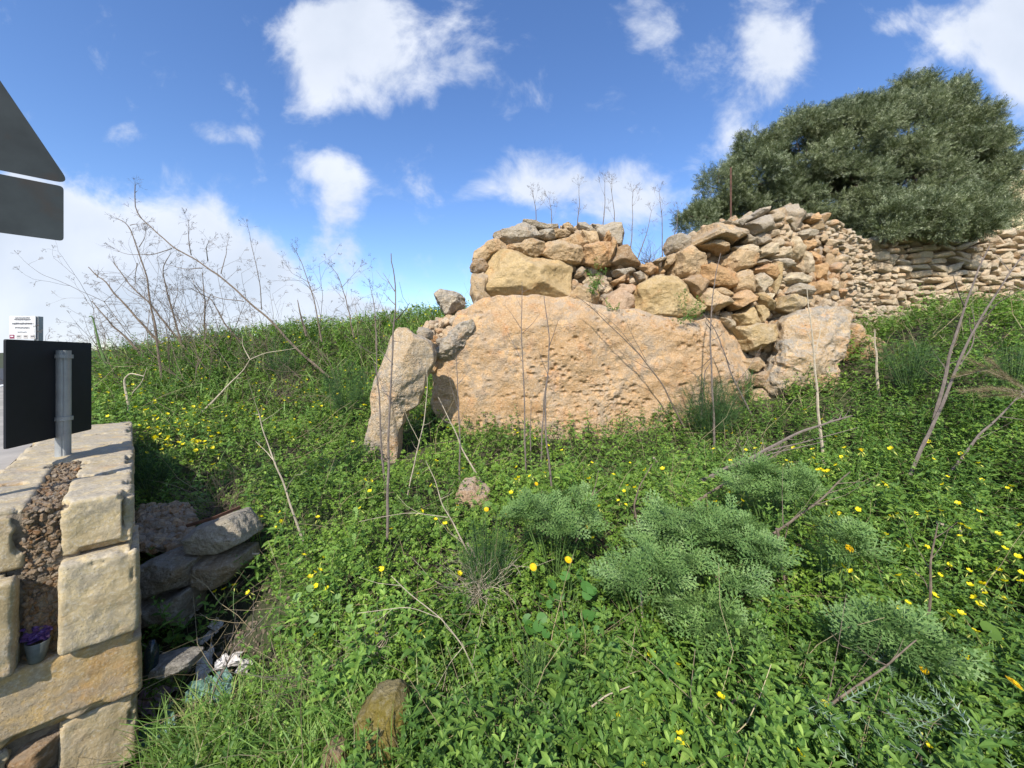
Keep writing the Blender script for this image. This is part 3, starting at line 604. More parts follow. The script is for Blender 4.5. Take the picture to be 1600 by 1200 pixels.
# ------------------------------------------------------------------ house wall far right
CRM = plain('cream_render', (.62, .50, .30), .9, .08, 1.5, .2, .01)
h = empty('house', (24.5, 17.5, 3), 'pale cream rendered house just showing at the right behind the tree', 'house')
b = MB(); b.box((24.9, 20, 5.9), (4, 3, 3.45)); b.build('wall', CRM, h)
b = MB(); b.box((24.9, 20, 9.47), (4.08, 3.08, .1)); b.build('parapet', CRM, h)

# ------------------------------------------------------------------ block wall at the left
LIME = rock_mat('sawn_limestone', scale=1.6, bd=.02, fine=.5)
CORE = rock_mat('pebble_mortar', island=True, dark=True)
CORE_BASE = plain('mortar', (.20, .165, .12), .95, .4, 25, 1., .02)
def rbox(u0, u1, v0, v1, z0, z1, r=.02, amp=.006, seed=0, n=26, tilt=0.):
    bm = bmesh.new(); bmesh.ops.create_cube(bm, size=2); bmesh.ops.subdivide_edges(bm, edges=bm.edges[:], cuts=n, use_grid_fill=True)
    V = np.array([v.co[:] for v in bm.verts]); Fc = np.array([[v.index for v in f.verts] for f in bm.faces]); bm.free()
    h = np.array(((u1 - u0) / 2, (v1 - v0) / 2, (z1 - z0) / 2)); p = V * h
    s = np.clip(p, -(h - r), h - r); d = p - s; ln = np.linalg.norm(d, axis=1)[:, None]; p = s + np.where(ln > 0, d / (ln + 1e-9) * r, 0)
    dn = p / h; dn = np.sign(dn) * np.clip(abs(dn), 0, 1) ** 6; dn /= np.linalg.norm(dn, axis=1)[:, None] + 1e-9
    q = p * 9 + seed * 5.7; edge = ((abs(p) > h - r * 1.6).sum(1) >= 2)
    p = p + dn * (fbm(q, 5) * amp * 1.6)[:, None] - dn * (np.clip(fbm(q * .7 + 40, 4) - .12, 0, 1) * .16 * edge)[:, None]
    p[:, 2] += p[:, 0] * tilt
    c = np.array(((u0 + u1) / 2, (v0 + v1) / 2, (z0 + z1) / 2)); p = p + c
    Wd = np.stack([P0[0] + UD[0] * p[:, 0] + VD[0] * p[:, 1], P0[1] + UD[1] * p[:, 0] + VD[1] * p[:, 1], p[:, 2]], -1)
    return Wd, Fc
wall = empty('block_wall', (*P0, -.5), 'wall end of sawn yellowish limestone blocks at the left edge, with a pebbly core and a sign post on top', 'wall')
BK = [(.0,.262,0,.55,.592,.87),(.375,.64,.01,.6,.585,.872),(-.004,.26,.562,1.2,.6,.868),(.38,.63,.612,1.15,.6,.871),(-.01,.61,1.21,1.75,.6,.866),(.0,.62,1.76,2.4,.6,.867),(.0,.62,2.41,3.3,.6,.865),
      (-.025,.262,-.075,.5,.135,.582),(.392,.72,-.10,.5,.13,.575),(-.035,1.1,-.03,.6,-.222,.125),(-.02,.268,-.0,.5,-.60,-.232),(.42,1.0,.0,.5,-.62,-.24),
      (-.01,.6,.61,1.5,-.4,.59),(-.01,.6,1.51,2.4,-.3,.59),(.0,.6,2.41,3.3,-.2,.59)]
for k, (a, b_, c_, d, e, f) in enumerate(BK):
    V, Fc = rbox(a, b_, c_, d, e, f, r=.022 if k < 12 else .01, amp=.007, seed=k, n=30 if k < 12 else 8, tilt=[0, .0, 0, 0, 0, 0, 0, .03, .0, 0, .02][k] if k < 11 else 0)
    ob_ = mk('block', V, Fc, LIME, wall, smooth=True); kk = rng.uniform(.92, 1.08)
    cc_ = (.48, .395, .24) if k not in (9,) else (.50, .36, .17)
    ob_.color = (cc_[0] * kk, cc_[1] * kk, cc_[2] * kk, .6)
b = MB(); V, Fc = rbox(.2, .44, .03, 1.2, .13, .842, r=.01, amp=.02, seed=33, n=20); b.add(V, quad=Fc)
V, Fc = rbox(.25, .44, .04, .5, -.6, -.22, r=.01, amp=.02, seed=34, n=10); b.add(V, quad=Fc)
b.build('mortar_core', CORE_BASE, wall, smooth=True)
b = MB(); n = 1500; u = rng.uniform(.262, .376, n); zt = rng.uniform(.14, .85, n); onface = rng.random(n) < .7
v_ = np.where(onface, .015 + rng.random(n) * .02, rng.uniform(0, 1.2, n)); z_ = np.where(onface, zt, .845 + rng.random(n) * .012)
pos = np.stack([P0[0] + UD[0] * u + VD[0] * v_, P0[1] + UD[1] * u + VD[1] * v_, z_], -1)
sm_ = tmpl(4, 2, 77)
for k in range(4):
    n_ = len(pos[k::4]); s = .003 + .013 * rng.random(n_) ** 2; b.inst(sm_[k][0], sm_[k][1], pos[k::4], rnd_rot(n_), np.stack([s * 1.4, s, s * .7], -1))
ob_ = b.build('pebbles', CORE, wall); ob_['kind'] = 'stuff'
# stones and debris around the wall foot
rock('stone', [(28,1160),(62,1148),(88,1150),(86,1195),(55,1205),(30,1195)], 1.97, .2, 'brown stone stuffed into the gap at the very foot of the block wall', 'stone', 'brn', .5, seed=91)
for fr, pts, Y, th_, col, lab in [
    ('Z', [(1105,575),(1200,530),(1430,455),(1482,530),(1510,600),(1370,665),(1150,670)], 2.95, .35, (.46,.42,.34), 'grey pitted block of the fallen wall with a rusty strip lying on it'),
    ('Z', [(1195,700),(1480,680),(1495,740),(1400,840),(1280,890),(1205,850)], 2.92, .35, (.36,.29,.19), 'brown block directly beneath the grey pitted block'),
    ('Z', [(845,770),(1000,700),(1185,720),(1165,875),(900,945),(850,900)], 2.82, .35, (.31,.27,.20), 'dark mossy block right beside the limestone wall, under dry twigs'),
    ('Z', [(845,960),(1000,935),(1155,890),(1158,1060),(860,1110)], 2.78, .35, (.31,.27,.20), 'lowest dark block beside the limestone wall'),
    ('Y', [(900,430),(1050,390),(1180,385),(1170,440),(1000,500),(900,490)], 2.35, .16, (.20,.19,.17), 'flat grey stone lying in the litter by the wall')]:
    rock('block', sub(pts, fr), Y, th_, lab, 'stone', col, .6, level=6, seed=int(pts[0][0] + Y * 10), e=.4, rough=.05, cutmin=.8)
rock('stone', [(560,1115),(585,1082),(622,1070),(640,1095),(650,1215),(560,1220)], 1.72, .22, 'moss covered yellow-green stone at the bottom of the picture', 'stone', (.27, .22, .05), .3, level=6, seed=95)
rock('stone', [(498,1180),(518,1160),(540,1165),(548,1215),(500,1220)], 1.66, .12, 'small brown stone left of the moss covered one', 'stone', (.30, .20, .08), .3, seed=96)
rock('rock', [(712,775),(722,748),(742,738),(765,765),(762,800),(715,800)], 3.75, .25, 'reddish grey rock half buried in clover below the big slab', 'rock', 'pnk', .5, seed=97)
b = MB(); xx = rng.uniform(218, 300, 400); yy_ = rng.uniform(785, 850, 400); Yd = 2.95 + (850 - yy_) / 65 * .5
pos = np.stack([(xx - 800) / F * Yd, Yd, CAMH + (HZ - yy_) / F * Yd - .03], -1); b.inst(TP[0][0], TP[0][1], pos, rnd_rot(400), rng.uniform(.012, .045, 400))
tag(b.build('rubble', RUBB), 'loose rubble on top of the fallen wall beside the limestone wall', 'rubble', kind='stuff')
RUST = plain('rusty_iron', (.10, .05, .035), .8, .4, 30, .6, .003)
b = MB(); pa = P(291, 822, 2.78); pb_ = P(376, 792, 2.95); pm = (pa + pb_) / 2 + np.array((0, 0, -.012))
for q0, q1 in ((pa, pm), (pm, pb_)):
    d_ = q1 - q0; up = np.array((.1, -.5, .86)); nn = np.cross(d_, up); nn /= np.linalg.norm(nn); wv = up * .014; tv = nn * .003
    b.add(np.array([q0 - wv - tv, q0 + wv - tv, q0 + wv + tv, q0 - wv + tv, q1 - wv - tv, q1 + wv - tv, q1 + wv + tv, q1 - wv + tv]), quad=[(0,3,2,1),(4,5,6,7),(0,1,5,4),(1,2,6,5),(2,3,7,6),(3,0,4,7)])
tag(b.build('metal_strip', RUST), 'bent rusty metal strip lying on the grey pitted block', 'metal strip')

# ------------------------------------------------------------------ road signs
BLK = plain('black_panel', (.012, .014, .018), .55, .2, 4, .1, .002, spec=.2)
GRN = plain('sign_back', (.036, .044, .046), .55, .25, 5, .15, .002, spec=.25, col2=(.05, .038, .03), alpha_n=(.55, .7))
GALV = plain('galvanised_steel', (.33, .34, .34), .5, .2, 9, .2, .002, metal=.35)
def platep(b, pts2, org, d, zb, thick, n_):
    """flat plate: outline pts2 (s along d, z), thickness along n_"""
    k = len(pts2); V = [org + d * s + np.array((0, 0, z - zb)) + n_ * o_ for o_ in (-thick / 2, thick / 2) for s, z in pts2]
    b.add(V, tri=[(0, q, q + 1) for q in range(1, k - 1)] + [(k, k + q + 1, k + q) for q in range(1, k - 1)], quad=[(q, (q + 1) % k, k + (q + 1) % k, k + q) for q in range(k)])
def rounded(pts, r, n=6):
    out = []; m_ = len(pts)
    for k in range(m_):
        a, p, c_ = (np.array(pts[(k + q) % m_], float) for q in (-1, 0, 1)); d1 = (a - p) / np.linalg.norm(a - p); d2 = (c_ - p) / np.linalg.norm(c_ - p)
        an = math.acos(np.clip(d1 @ d2, -1, 1)); t_ = r / math.tan(an / 2); A_ = p + d1 * t_; B_ = p + d2 * t_
        for q in range(n + 1): f = q / n; out.append(tuple((1 - f) ** 2 * A_ + 2 * f * (1 - f) * p + f * f * B_))
    return out
# triangle and plate high on the left, seen from behind
d3 = np.array((-.72, -.69, 0)); C0 = P(110, 288, 2.2); n3_ = np.array((.69, -.72, 0))
sg = empty('road_sign', (C0[0] - .72 * .5, C0[1] - .69 * .5, .83), 'tall road sign seen from behind, dark triangle above a dark oblong plate, top left', 'road sign')
SD = .92; b = MB(); tri = rounded([(0, 0), (SD, 0), (SD / 2, SD * .95)], .035)
platep(b, tri, C0, d3, 0, .004, n3_); b.build('triangular_plate', GRN, sg)
b = MB(); C1 = C0 + d3 * .025 + np.array((0, 0, -.02)); platep(b, rounded([(0, -.30), (.86, -.30), (.86, 0), (0, 0)], .02), C1, d3, 0, .004, n3_); b.build('oblong_plate', GRN, sg)
b = MB(); pc = C0 + d3 * SD / 2 + n3_ * .04; b.tube([(pc[0], pc[1], .83), (pc[0], pc[1], C0[2] + .85)], .03, 16); b.build('post', GALV, sg, smooth=True)
for zz in (-.22, -.06, .12, .4):
    b = MB(); b.box((pc[0] - n3_[0] * .02, pc[1] - n3_[1] * .02, C0[2] + zz), (.045, .03, .015), [(d3[0], n3_[0], 0), (d3[1], n3_[1], 0), (0, 0, 1)]); b.build('clamp', GALV, sg)
# square black panel on its short post
dl = np.array(P(9, 616, 2.52)); dr = np.array(P(143, 606, 3.21)); dd = (dr - dl); dd[2] = 0; Wd_ = np.linalg.norm(dd); dd /= Wd_; nn = np.array((dd[1], -dd[0], 0)); nn = -nn if nn @ (-dl) < 0 else nn
postxy = P(92, 700, 2.93) + nn * .038 - dd * .02
sg = empty('road_sign', (postxy[0], postxy[1], WTOP - .01), 'square black panel seen from behind, bolted to a short grey post on the block wall', 'road sign')
b = MB(); base = np.array((dl[0], dl[1], 1.01)) - nn * .006; platep(b, rounded([(0, 0), (Wd_, 0), (Wd_, .70), (0, .70)], .012), base, dd, 0, .012, nn); b.build('panel', BLK, sg)
b = MB(); pz = np.array((postxy[0], postxy[1], 0)); prof = []
for a in np.linspace(0, 2 * np.pi, 33)[:-1]:
    r_ = .042 * (1 - .10 * (abs(math.sin(a * 2)) > .93)); prof.append((math.cos(a) * r_, math.sin(a) * r_))
prof = np.array(prof); k = len(prof); V = [(pz[0] + x_, pz[1] + y_, z) for z in (WTOP - .03, 1.645) for x_, y_ in prof]
b.add(V, tri=[(k, k + q, k + q + 1) for q in range(1, k - 1)], quad=[(q, (q + 1) % k, k + (q + 1) % k, k + q) for q in range(k)]); b.build('post', GALV, sg)
for zz in (1.60, 1.145):
    cl_ = MB(); cp = pz + np.array((0, 0, zz))
    a_ = np.linspace(0, 2 * np.pi, 25); V = [cp + np.array((math.cos(q) * r_, math.sin(q) * r_, z)) for r_, z in ((.047, -.014), (.052, -.014), (.052, .014), (.047, .014)) for q in a_[:-1]]
    cl_.add(V, quad=[(r_ * 24 + q, r_ * 24 + (q + 1) % 24, ((r_ + 1) % 4) * 24 + (q + 1) % 24, ((r_ + 1) % 4) * 24 + q) for r_ in range(4) for q in range(24)])
    cl_.box(cp - nn * .045 - dd * .085, (.05, .008, .014), [(dd[0], nn[0], 0), (dd[1], nn[1], 0), (0, 0, 1)]); cl_.build('clamp', GALV, sg)
# small white information sign beyond the black panel
IW = plain('sign_face', (.55, .56, .56), .5, .06, 5); INK = plain('print', (.13, .13, .14), .6, .1, 5); MAR = plain('maroon_print', (.20, .03, .07), .6, .1, 5)
I0 = P(15, 530, 7); i1 = P(56, 530, 7); sg = empty('information_sign', (P(59, 530, 7.1)[0], 7.1, .83), 'small white printed sign with logo squares, on a grey post behind the black panel', 'sign')
dx = np.array((1., 0, 0)); ny = np.array((0, -1., 0)); wd = i1[0] - I0[0]
b = MB(); platep(b, rounded([(0, 0), (wd, 0), (wd, .41), (0, .41)], .01), I0, dx, 0, .01, ny); b.build('panel', IW, sg)
b = MB(); px_ = P(59.3, 530, 7.05); b.box((px_[0], 7.06, (.83 + 2.31) / 2), (.038, .038, (2.31 - .83) / 2)); b.build('post', GALV, sg)
for z, x0, x1, hh in ((.375, .22, .78, .010), (.345, .2, .82, .012), (.275, .12, .88, .016), (.20, .22, .78, .013), (.125, .32, .68, .008)):   # far too small to read in the photograph: broken grey lines
    s = x0; b = MB()
    while s < x1:
        l_ = rng.uniform(.02, .05); e_ = min(s + l_, x1); b.box((I0[0] + wd * (s + e_) / 2, I0[1] - .0075, I0[2] + z + rng.uniform(-.003, .003)), (wd * (e_ - s) / 2, .001, hh * rng.uniform(.6, 1))); s = e_ + .004
    b.build('lettering', INK, sg)
for q in range(4):
    b = MB(); b.box((I0[0] + wd * (.11 + .26 * q), I0[1] - .0075, I0[2] + .045), (wd * .09, .0012, .034)); lo = b.build('logo', MAR if q == 0 else INK if False else plain('logo_print', (.42, .40, .38), .6, .1, 9), sg)
    b = MB(); b.box((I0[0] + wd * (.11 + .26 * q), I0[1] - .0095, I0[2] + .05), (wd * .055, .0008, .010)); b.build('logo_mark', IW if q == 0 else INK, sg)

# ------------------------------------------------------------------ litter
def crumple(name, c, w_, h_, mat, seed, label, cat='litter', amp=.4, n=14, nrm=(0, -.6, .8), yaw=0.):
    a, b_ = np.meshgrid(np.linspace(-1, 1, n), np.linspace(-1, 1, n), indexing='ij'); q = np.stack([a, b_, np.full_like(a, seed * 3.3)], -1)
    z = (np.abs(fbm(q * 1.6, 3)) * 2 - .5) * amp; a2 = a + fbm(q * 2 + 9, 2) * .35; b2 = b_ + fbm(q * 2 + 19, 2) * .35
    Pt = np.stack([a2 * w_ / 2, b2 * h_ / 2, z * min(w_, h_)], -1).reshape(-1, 3)
    M = basis(np.array([nrm], float), np.array([yaw]))[0]; Pt = Pt @ M.T + np.array(c)
    i_ = np.arange(n - 1)[:, None] * n; j_ = np.arange(n - 1)[None]; Q_ = np.stack([i_ + j_, i_ + n + j_, i_ + n + j_ + 1, i_ + j_ + 1], -1).reshape(-1, 4)
    o_ = mk(name, Pt, Q_, mat); sdm = o_.modifiers.new('thickness', 'SOLIDIFY'); sdm.thickness = .0012
    return tag(o_, label, cat)
WPAP = plain('white_wrapper', (.58, .56, .54), .6, .25, 20, .4, .002, col2=(.4, .36, .32)); PINK = plain('faded_pink_bag', (.38, .25, .30), .6, .4, 15); TEAL = plain('green_foil', (.14, .24, .20), .5, .3, 15)
PURP = plain('purple_foil', (.13, .07, .22), .35, .4, 20, spec=.6); DPLA = plain('dark_plastic', (.01, .02, .025), .25, .2, 10, spec=.6); GPLA = plain('grey_plastic', (.10, .11, .10), .5, .3, 20)
def LP(x_, y_, lift=.02):
    Yd = 2.0
    for q in np.linspace(1.6, 3.4, 300):
        p_ = P(x_, y_, q)
        if p_[2] <= float(inner(np.array(p_[0]), np.array(q))) + lift: return p_
    return P(x_, y_, 2.3)
for k, (x_, y_, w_, h_, mt, lab) in enumerate([(276,973,.06,.07,WPAP,'crumpled white wrapper, upper left one of the litter heap'),(298,968,.09,.06,WPAP,'folded white paper right of the upper left wrapper'),
        (342,985,.06,.04,WPAP,'small white scrap on the right of the litter heap'),(326,1005,.06,.04,WPAP,'dull white scrap in the middle of the dry twigs'),(325,1045,.12,.06,WPAP,'torn white packaging right of the crushed can'),
        (362,1042,.09,.05,WPAP,'pale plastic bag remnant under the grass'),(388,1050,.05,.05,WPAP,'bright white corner of paper at the grass edge'),(245,1100,.12,.09,PINK,'faded pink bag against the foot of the block wall'),
        (252,1145,.12,.08,TEAL,'grey-green crumpled foil below the pink bag'),(350,1078,.1,.07,TEAL,'pale green plastic scrap among the twigs'),(315,1085,.08,.06,TEAL,'darker green foil scrap nearer the wall'),(240,960,.05,.05,TEAL,'small silvery foil up beside the wall')]):
    crumple('wrapper', LP(x_, y_) + np.array((0, -.03, .06)), w_ * 1.5, h_ * 1.5, mt, k + 1, lab, 'litter', yaw=k * 1.3)
b = MB(); n = 900; x_ = rng.normal(-1.78, .16, n); y_ = rng.normal(2.3, .22, n); u_, v_ = uvw(x_, y_); m_ = (u_ < -.03); x_, y_ = x_[m_], y_[m_]; n = len(x_)
b.inst(TP[2][0], TP[2][1], np.stack([x_, y_, inner(x_, y_) + .004], -1), rnd_rot(n), np.stack([rng.uniform(.004, .02, n), rng.uniform(.004, .014, n), rng.uniform(.003, .008, n)], -1))
tag(b.build('debris', plain('leaf_debris', (.16, .125, .09), .95, .6, 20, .5, .003)), 'brown crumbs of earth, chips and dead leaves in the litter hollow', 'debris', kind='stuff')
# crushed can
def lathe(b, c, ax, prof, n=20, sq=None):
    ax = np.array(ax, float); ax /= np.linalg.norm(ax); M = basis(ax[None], np.array([.3]))[0]; V = []
    for s, r_ in prof:
        for q in range(n):
            a = q / n * 2 * np.pi; rr = r_ * (1 + (sq or 0) * math.sin(a * 2 + s * 40)); V.append(np.array(c) + M @ np.array((math.cos(a) * rr, math.sin(a) * rr * (1 - abs(sq or 0)), s)))
    b.add(V, quad=[(i_ * n + q, i_ * n + (q + 1) % n, (i_ + 1) * n + (q + 1) % n, (i_ + 1) * n + q) for i_ in range(len(prof) - 1) for q in range(n)])
cpos = LP(288, 1055, .03); b = MB(); lathe(b, cpos + np.array((-.03, 0, .01)), (.55, .2, .55), [(-.055, 0), (-.055, .026), (-.045, .031), (-.01, .028), (.02, .03), (.045, .031), (.055, .027), (.053, .024), (.053, 0)], 20, .28)
tag(b.build('drink_can', plain('tin', (.50, .44, .38), .4, .4, 25, .3, .002, metal=.3, col2=(.2, .12, .08)), smooth=True), 'crushed white and brown drink can lying among dry twigs by the wall', 'can')
b = MB(); bp = P(235, 1010, 2.3); bp[2] = P(0, 1052, 2.3)[2]; lathe(b, bp, (.06, 0, 1), [(0, 0), (0, .03), (.02, .034), (.12, .034), (.15, .03), (.165, .02), (.19, .015), (.19, 0)], 20)
tag(b.build('bottle', DPLA, smooth=True), 'dark plastic bottle standing in the corner between block wall and dark block', 'bottle')
cb = W3(.335, -.01, .13); b = MB(); lathe(b, cb, (.05, 0, 1), [(0, 0), (0, .026), (.01, .03), (.10, .043), (.102, .040), (.015, .026), (.01, 0)], 24)
tag(b.build('plastic_cup', GPLA, smooth=True), 'dull grey plastic cup tucked into the gap of the block wall', 'cup')
crumple('foil_wrapper', cb + np.array((-.01, 0, .13)), .11, .07, PURP, 44, 'shiny purple foil stuffed above the grey cup', 'litter', amp=.6, nrm=(.5, -.8, .3))

# ------------------------------------------------------------------ olive tree behind the walls
tree = empty('olive_tree', (10.4, 11.2, 3.9), 'wide bushy grey-green olive tree spreading above the walls at the right', 'tree')
def at(px, py, Y): return P(px, py, Y)
LB = [(1092,352,24,10),(1130,300,36,10.2),(1118,335,26,10.3),(1180,285,50,10.5),(1240,258,70,10.8),(1185,232,26,10.8),(1310,245,72,11),(1262,222,34,11),(1385,226,74,11.2),(1455,208,66,11.3),(1515,250,50,11.4),(1500,222,50,11),
      (1500,290,72,10.9),(1400,300,80,10.6),(1310,305,62,10.6),(1230,315,42,10.5),(1160,325,30,10.3),(1548,238,30,11.4),(1538,290,38,11.2),(1330,192,34,11.2),(1290,210,30,11),(1385,182,32,11.3),(1490,168,32,11.4),(1440,352,44,9.4),(1530,350,46,9.4),(1380,340,40,9.7),(1560,325,22,10.2),(1490,330,44,9.6),(1480,346,28,8.1),(1410,346,20,8.15),(1540,344,26,8.1),(1450,335,30,8.4),(1510,330,30,8.4),(1350,340,44,10.4),(1440,158,34,11.4),(1540,205,24,11.4),(1250,330,36,10.3)]
SPR = []
for k in range(11):   # one sprig: a short twig with paired narrow leaves
    s = k / 10; sgn = 1 if k % 2 else -1; a = sgn * R(50 - 20 * s); l_ = 1. * (1 - .3 * s); cx_, cy_ = s * 2.6, 0
    dxy = np.array((math.cos(a), math.sin(a), .25 * (k % 3 - 1))); pr = np.array((-math.sin(a), math.cos(a), 0)) * .11
    b0 = np.array((cx_, cy_, .1 * math.sin(k))); SPR.append((b0, b0 + dxy * l_ * .5 + pr, b0 + dxy * l_, b0 + dxy * l_ * .5 - pr))
ST_ = np.array(SPR).reshape(-1, 3); SF = np.array([[4*k, 4*k+1, 4*k+2] for k in range(11)] + [[4*k, 4*k+2, 4*k+3] for k in range(11)])
LB = [(1065 + (a - 1065) * .955, c_, r_ * .96, d) for a, c_, r_, d in LB]
cent = np.array([at(a, c_, d) for a, c_, r_, d in LB]); rad = np.array([r_ / F * d for a, c_, r_, d in LB])
pos = []; nr = []
for q in range(len(LB)):
    nc = int(64 * rad[q] ** 2) + 13; uc = rng.normal(size=(nc, 3)); uc /= np.linalg.norm(uc, axis=1)[:, None]
    cc_ = uc * (rad[q] * (1 + .16 * fbm(uc * 2.6 + q * 11, 3)) * rng.uniform(.70, 1.06, nc))[:, None]; cs = rng.uniform(.12, .26, nc)
    idx = np.repeat(np.arange(nc), 85); n = len(idx); off = rng.normal(size=(n, 3)); off /= np.linalg.norm(off, axis=1)[:, None]; rr = rng.random(n) ** .45
    p_ = cent[q] + (cc_[idx] + off * (cs[idx] * rr)[:, None] * np.array((1.2, 1.2, .8))) * np.array((1, 1.1, .95)); u = uc[idx] * .45 + off * .8; u /= np.linalg.norm(u, axis=1)[:, None]
    inside = np.zeros(n, bool)
    for k in range(len(LB)):
        if k != q: inside |= np.linalg.norm((p_ - cent[k]) / np.array((1, 1.15, .95)), axis=1) < rad[k] * .5
    gap = n2(p_[:, 0], p_[:, 2] + p_[:, 1], 1.9, 8) > -.6
    kk = ~inside & (p_[:, 1] < cent[q][1] + rad[q] * .75) & gap; pos.append(p_[kk]); nr.append(u[kk])
pos = np.concatenate(pos); nr = np.concatenate(nr)
dirn = nr * .8 + rng.normal(size=nr.shape) * .55 + np.array((0, -.1, .45)); dirn /= np.linalg.norm(dirn, axis=1)[:, None]
side = np.cross(dirn, rng.normal(size=nr.shape)); side /= np.linalg.norm(side, axis=1)[:, None]
M = np.stack([dirn, side, np.cross(dirn, side)], -1); b = MB(); b.inst(ST_, SF, pos, M, rng.uniform(.04, .07, len(pos)))
print('olive sprigs', len(pos)); b.build('crown', OLIV, tree)
b = MB(); tb = np.array((10.4, 11.2, 3.7)); b.tube([tb, tb + (.05, 0, .9), tb + (.1, -.1, 1.9)], [.28, .22, .17], 9)
trunk = b.build('trunk', BARK, tree, smooth=True)
b = MB()
for q in range(len(LB)):
    e_ = cent[q]; s_ = tb + np.array((.08, -.08, 1.2 + .6 * rng.random())); mid = (s_ + e_) / 2 + rng.normal(size=3) * .25
    b.tube([s_, s_ * .6 + mid * .4 + rng.normal(size=3) * .05, mid, mid * .4 + e_ * .6 + rng.normal(size=3) * .1, e_], [.09, .07, .05, .035, .012], 6)
    for z in range(9): d_ = rng.normal(size=3); d_ /= np.linalg.norm(d_); b.tube([mid * .3 + e_ * .7, e_ + d_ * rad[q] * .5 + rng.normal(size=3) * .06, e_ + d_ * rad[q] * .98], [.02, .012, .004], 4)
for z in range(150):   # tangle of bare twigs hanging under the crown
    c_ = at(rng.uniform(1395, 1475), rng.uniform(325, 365), 9.6 + rng.random() * .4); d_ = rng.normal(size=3) * .18; b.tube([c_, c_ + d_ + (0, 0, .05), c_ + d_ * 1.8 + rng.normal(size=3) * .08], [.008, .006, .003], 3, cap=False)
b.build('branches', BARK, tree)
b = MB(); pr = P(1142, 348, 7.9); b.tube([pr - (0, 0, .4), (pr[0] + .0, pr[1], P(1141, 262, 7.9)[2])], .018, 8)
tag(b.build('iron_rod', RUST), 'thin rusty iron rod standing upright behind the right heap, against the tree', 'rod')

# ================================================================== vegetation
def rayY(px, py, lift=0.):
    q = np.linspace(1.0, 16, 1500); x = (px - 800) / F * q; z = CAMH + (HZ - py) / F * q
    hit = z <= ground(x, q) + np.clip(hgt(x, q) * 1.15, .03, 1) + lift
    return float(q[np.argmax(hit)]) if hit.any() else None
def pxpy(x, y, z): return 800 + F * x / y, HZ - F * (z - CAMH) / y
def allowed(x, y, margin=0.):
    u, v = uvw(x, y); ok = ~((u > -.04 - margin) & (v > -.12) & (v < 40) & ((v < 3.3) | (u > .66))) & ~((u > .0) & (v < 0) & (u < 1.5) & (y > .6) & (v > -.25))
    # footprint of the ruin and the walls
    ok &= ~((x > -1.25 + margin) & (x < 3.4) & (y > 6.05) & (y < 8.0)) & ~((x >= 3.4) & (x < 4.9) & (y > 5.95 + (x - 3.4) * .15) & (y < 8.4))
    tt = np.clip((x - 4.42) / (CX - 4.42), 0, 1); ok &= ~((x > 4.4) & (x <= CX) & (y > 6.5 + tt * (CY - 6.5) - .05)) & ~((x > CX) & (y > CY - .08))
    ok &= ~((abs(x + 1.42) < .28) & (abs(y - 5.3) < .3))
    return ok
def pit(x, y):   # litter hollow between the block wall and the bank: little grows there
    a = 1.5 * np.exp(-(((x + 1.79) / .28) ** 2 + ((y - 2.28) / .42) ** 2)); b_ = np.exp(-(((x + 2.25) / .42) ** 2 + ((y - 2.95) / .33) ** 2))
    return np.clip(np.maximum(a, b_) * 1.6, 0, 1)
def scatter(n, y0, y1, pw, x0=-120, x1=1720, rg=rng):
    """n candidate points, density per m2 falling as y**-pw"""
    if (x0, x1) == (-120, 1720): x1 = 2280; n = int(n * 1.3)      # the bank goes on beyond the right edge of the picture
    q = rg.random(n); k = 2 - pw
    y = (y0 ** k + q * (y1 ** k - y0 ** k)) ** (1 / k); x = (rg.uniform(x0, x1, n) - 800) / F * y
    m_ = allowed(x, y); return x[m_], y[m_]
def hgt(x, y):   # local height of the growth above the soil: uneven tufts
    return .20 + .20 * np.clip(n2(x, y, .9, 7), 0, 1) * (np.asarray(y) > 5) + .16 * np.clip((np.asarray(x) - 2) / 2.5, 0, 1) * (.6 + n2(x, y, 1.6, 15)) + .13 * n2(x, y, 1.1, 1) + .18 * n2(x, y, 3.4, 2) + .12 * n2(x, y, 8, 3)
def zcan(x, y, frac): return ground(x, y) + np.clip(hgt(x, y) * 1.2, .03, 1) * frac
def upn(n, tilt, rg=rng):
    v = rg.normal(size=(n, 3)) * tilt; v[:, 2] = 1; v[:, 1] -= .15; return v
def zone(px, py, cx, cy, rx, ry): return np.exp(-(((px - cx) / rx) ** 2 + ((py - cy) / ry) ** 2))

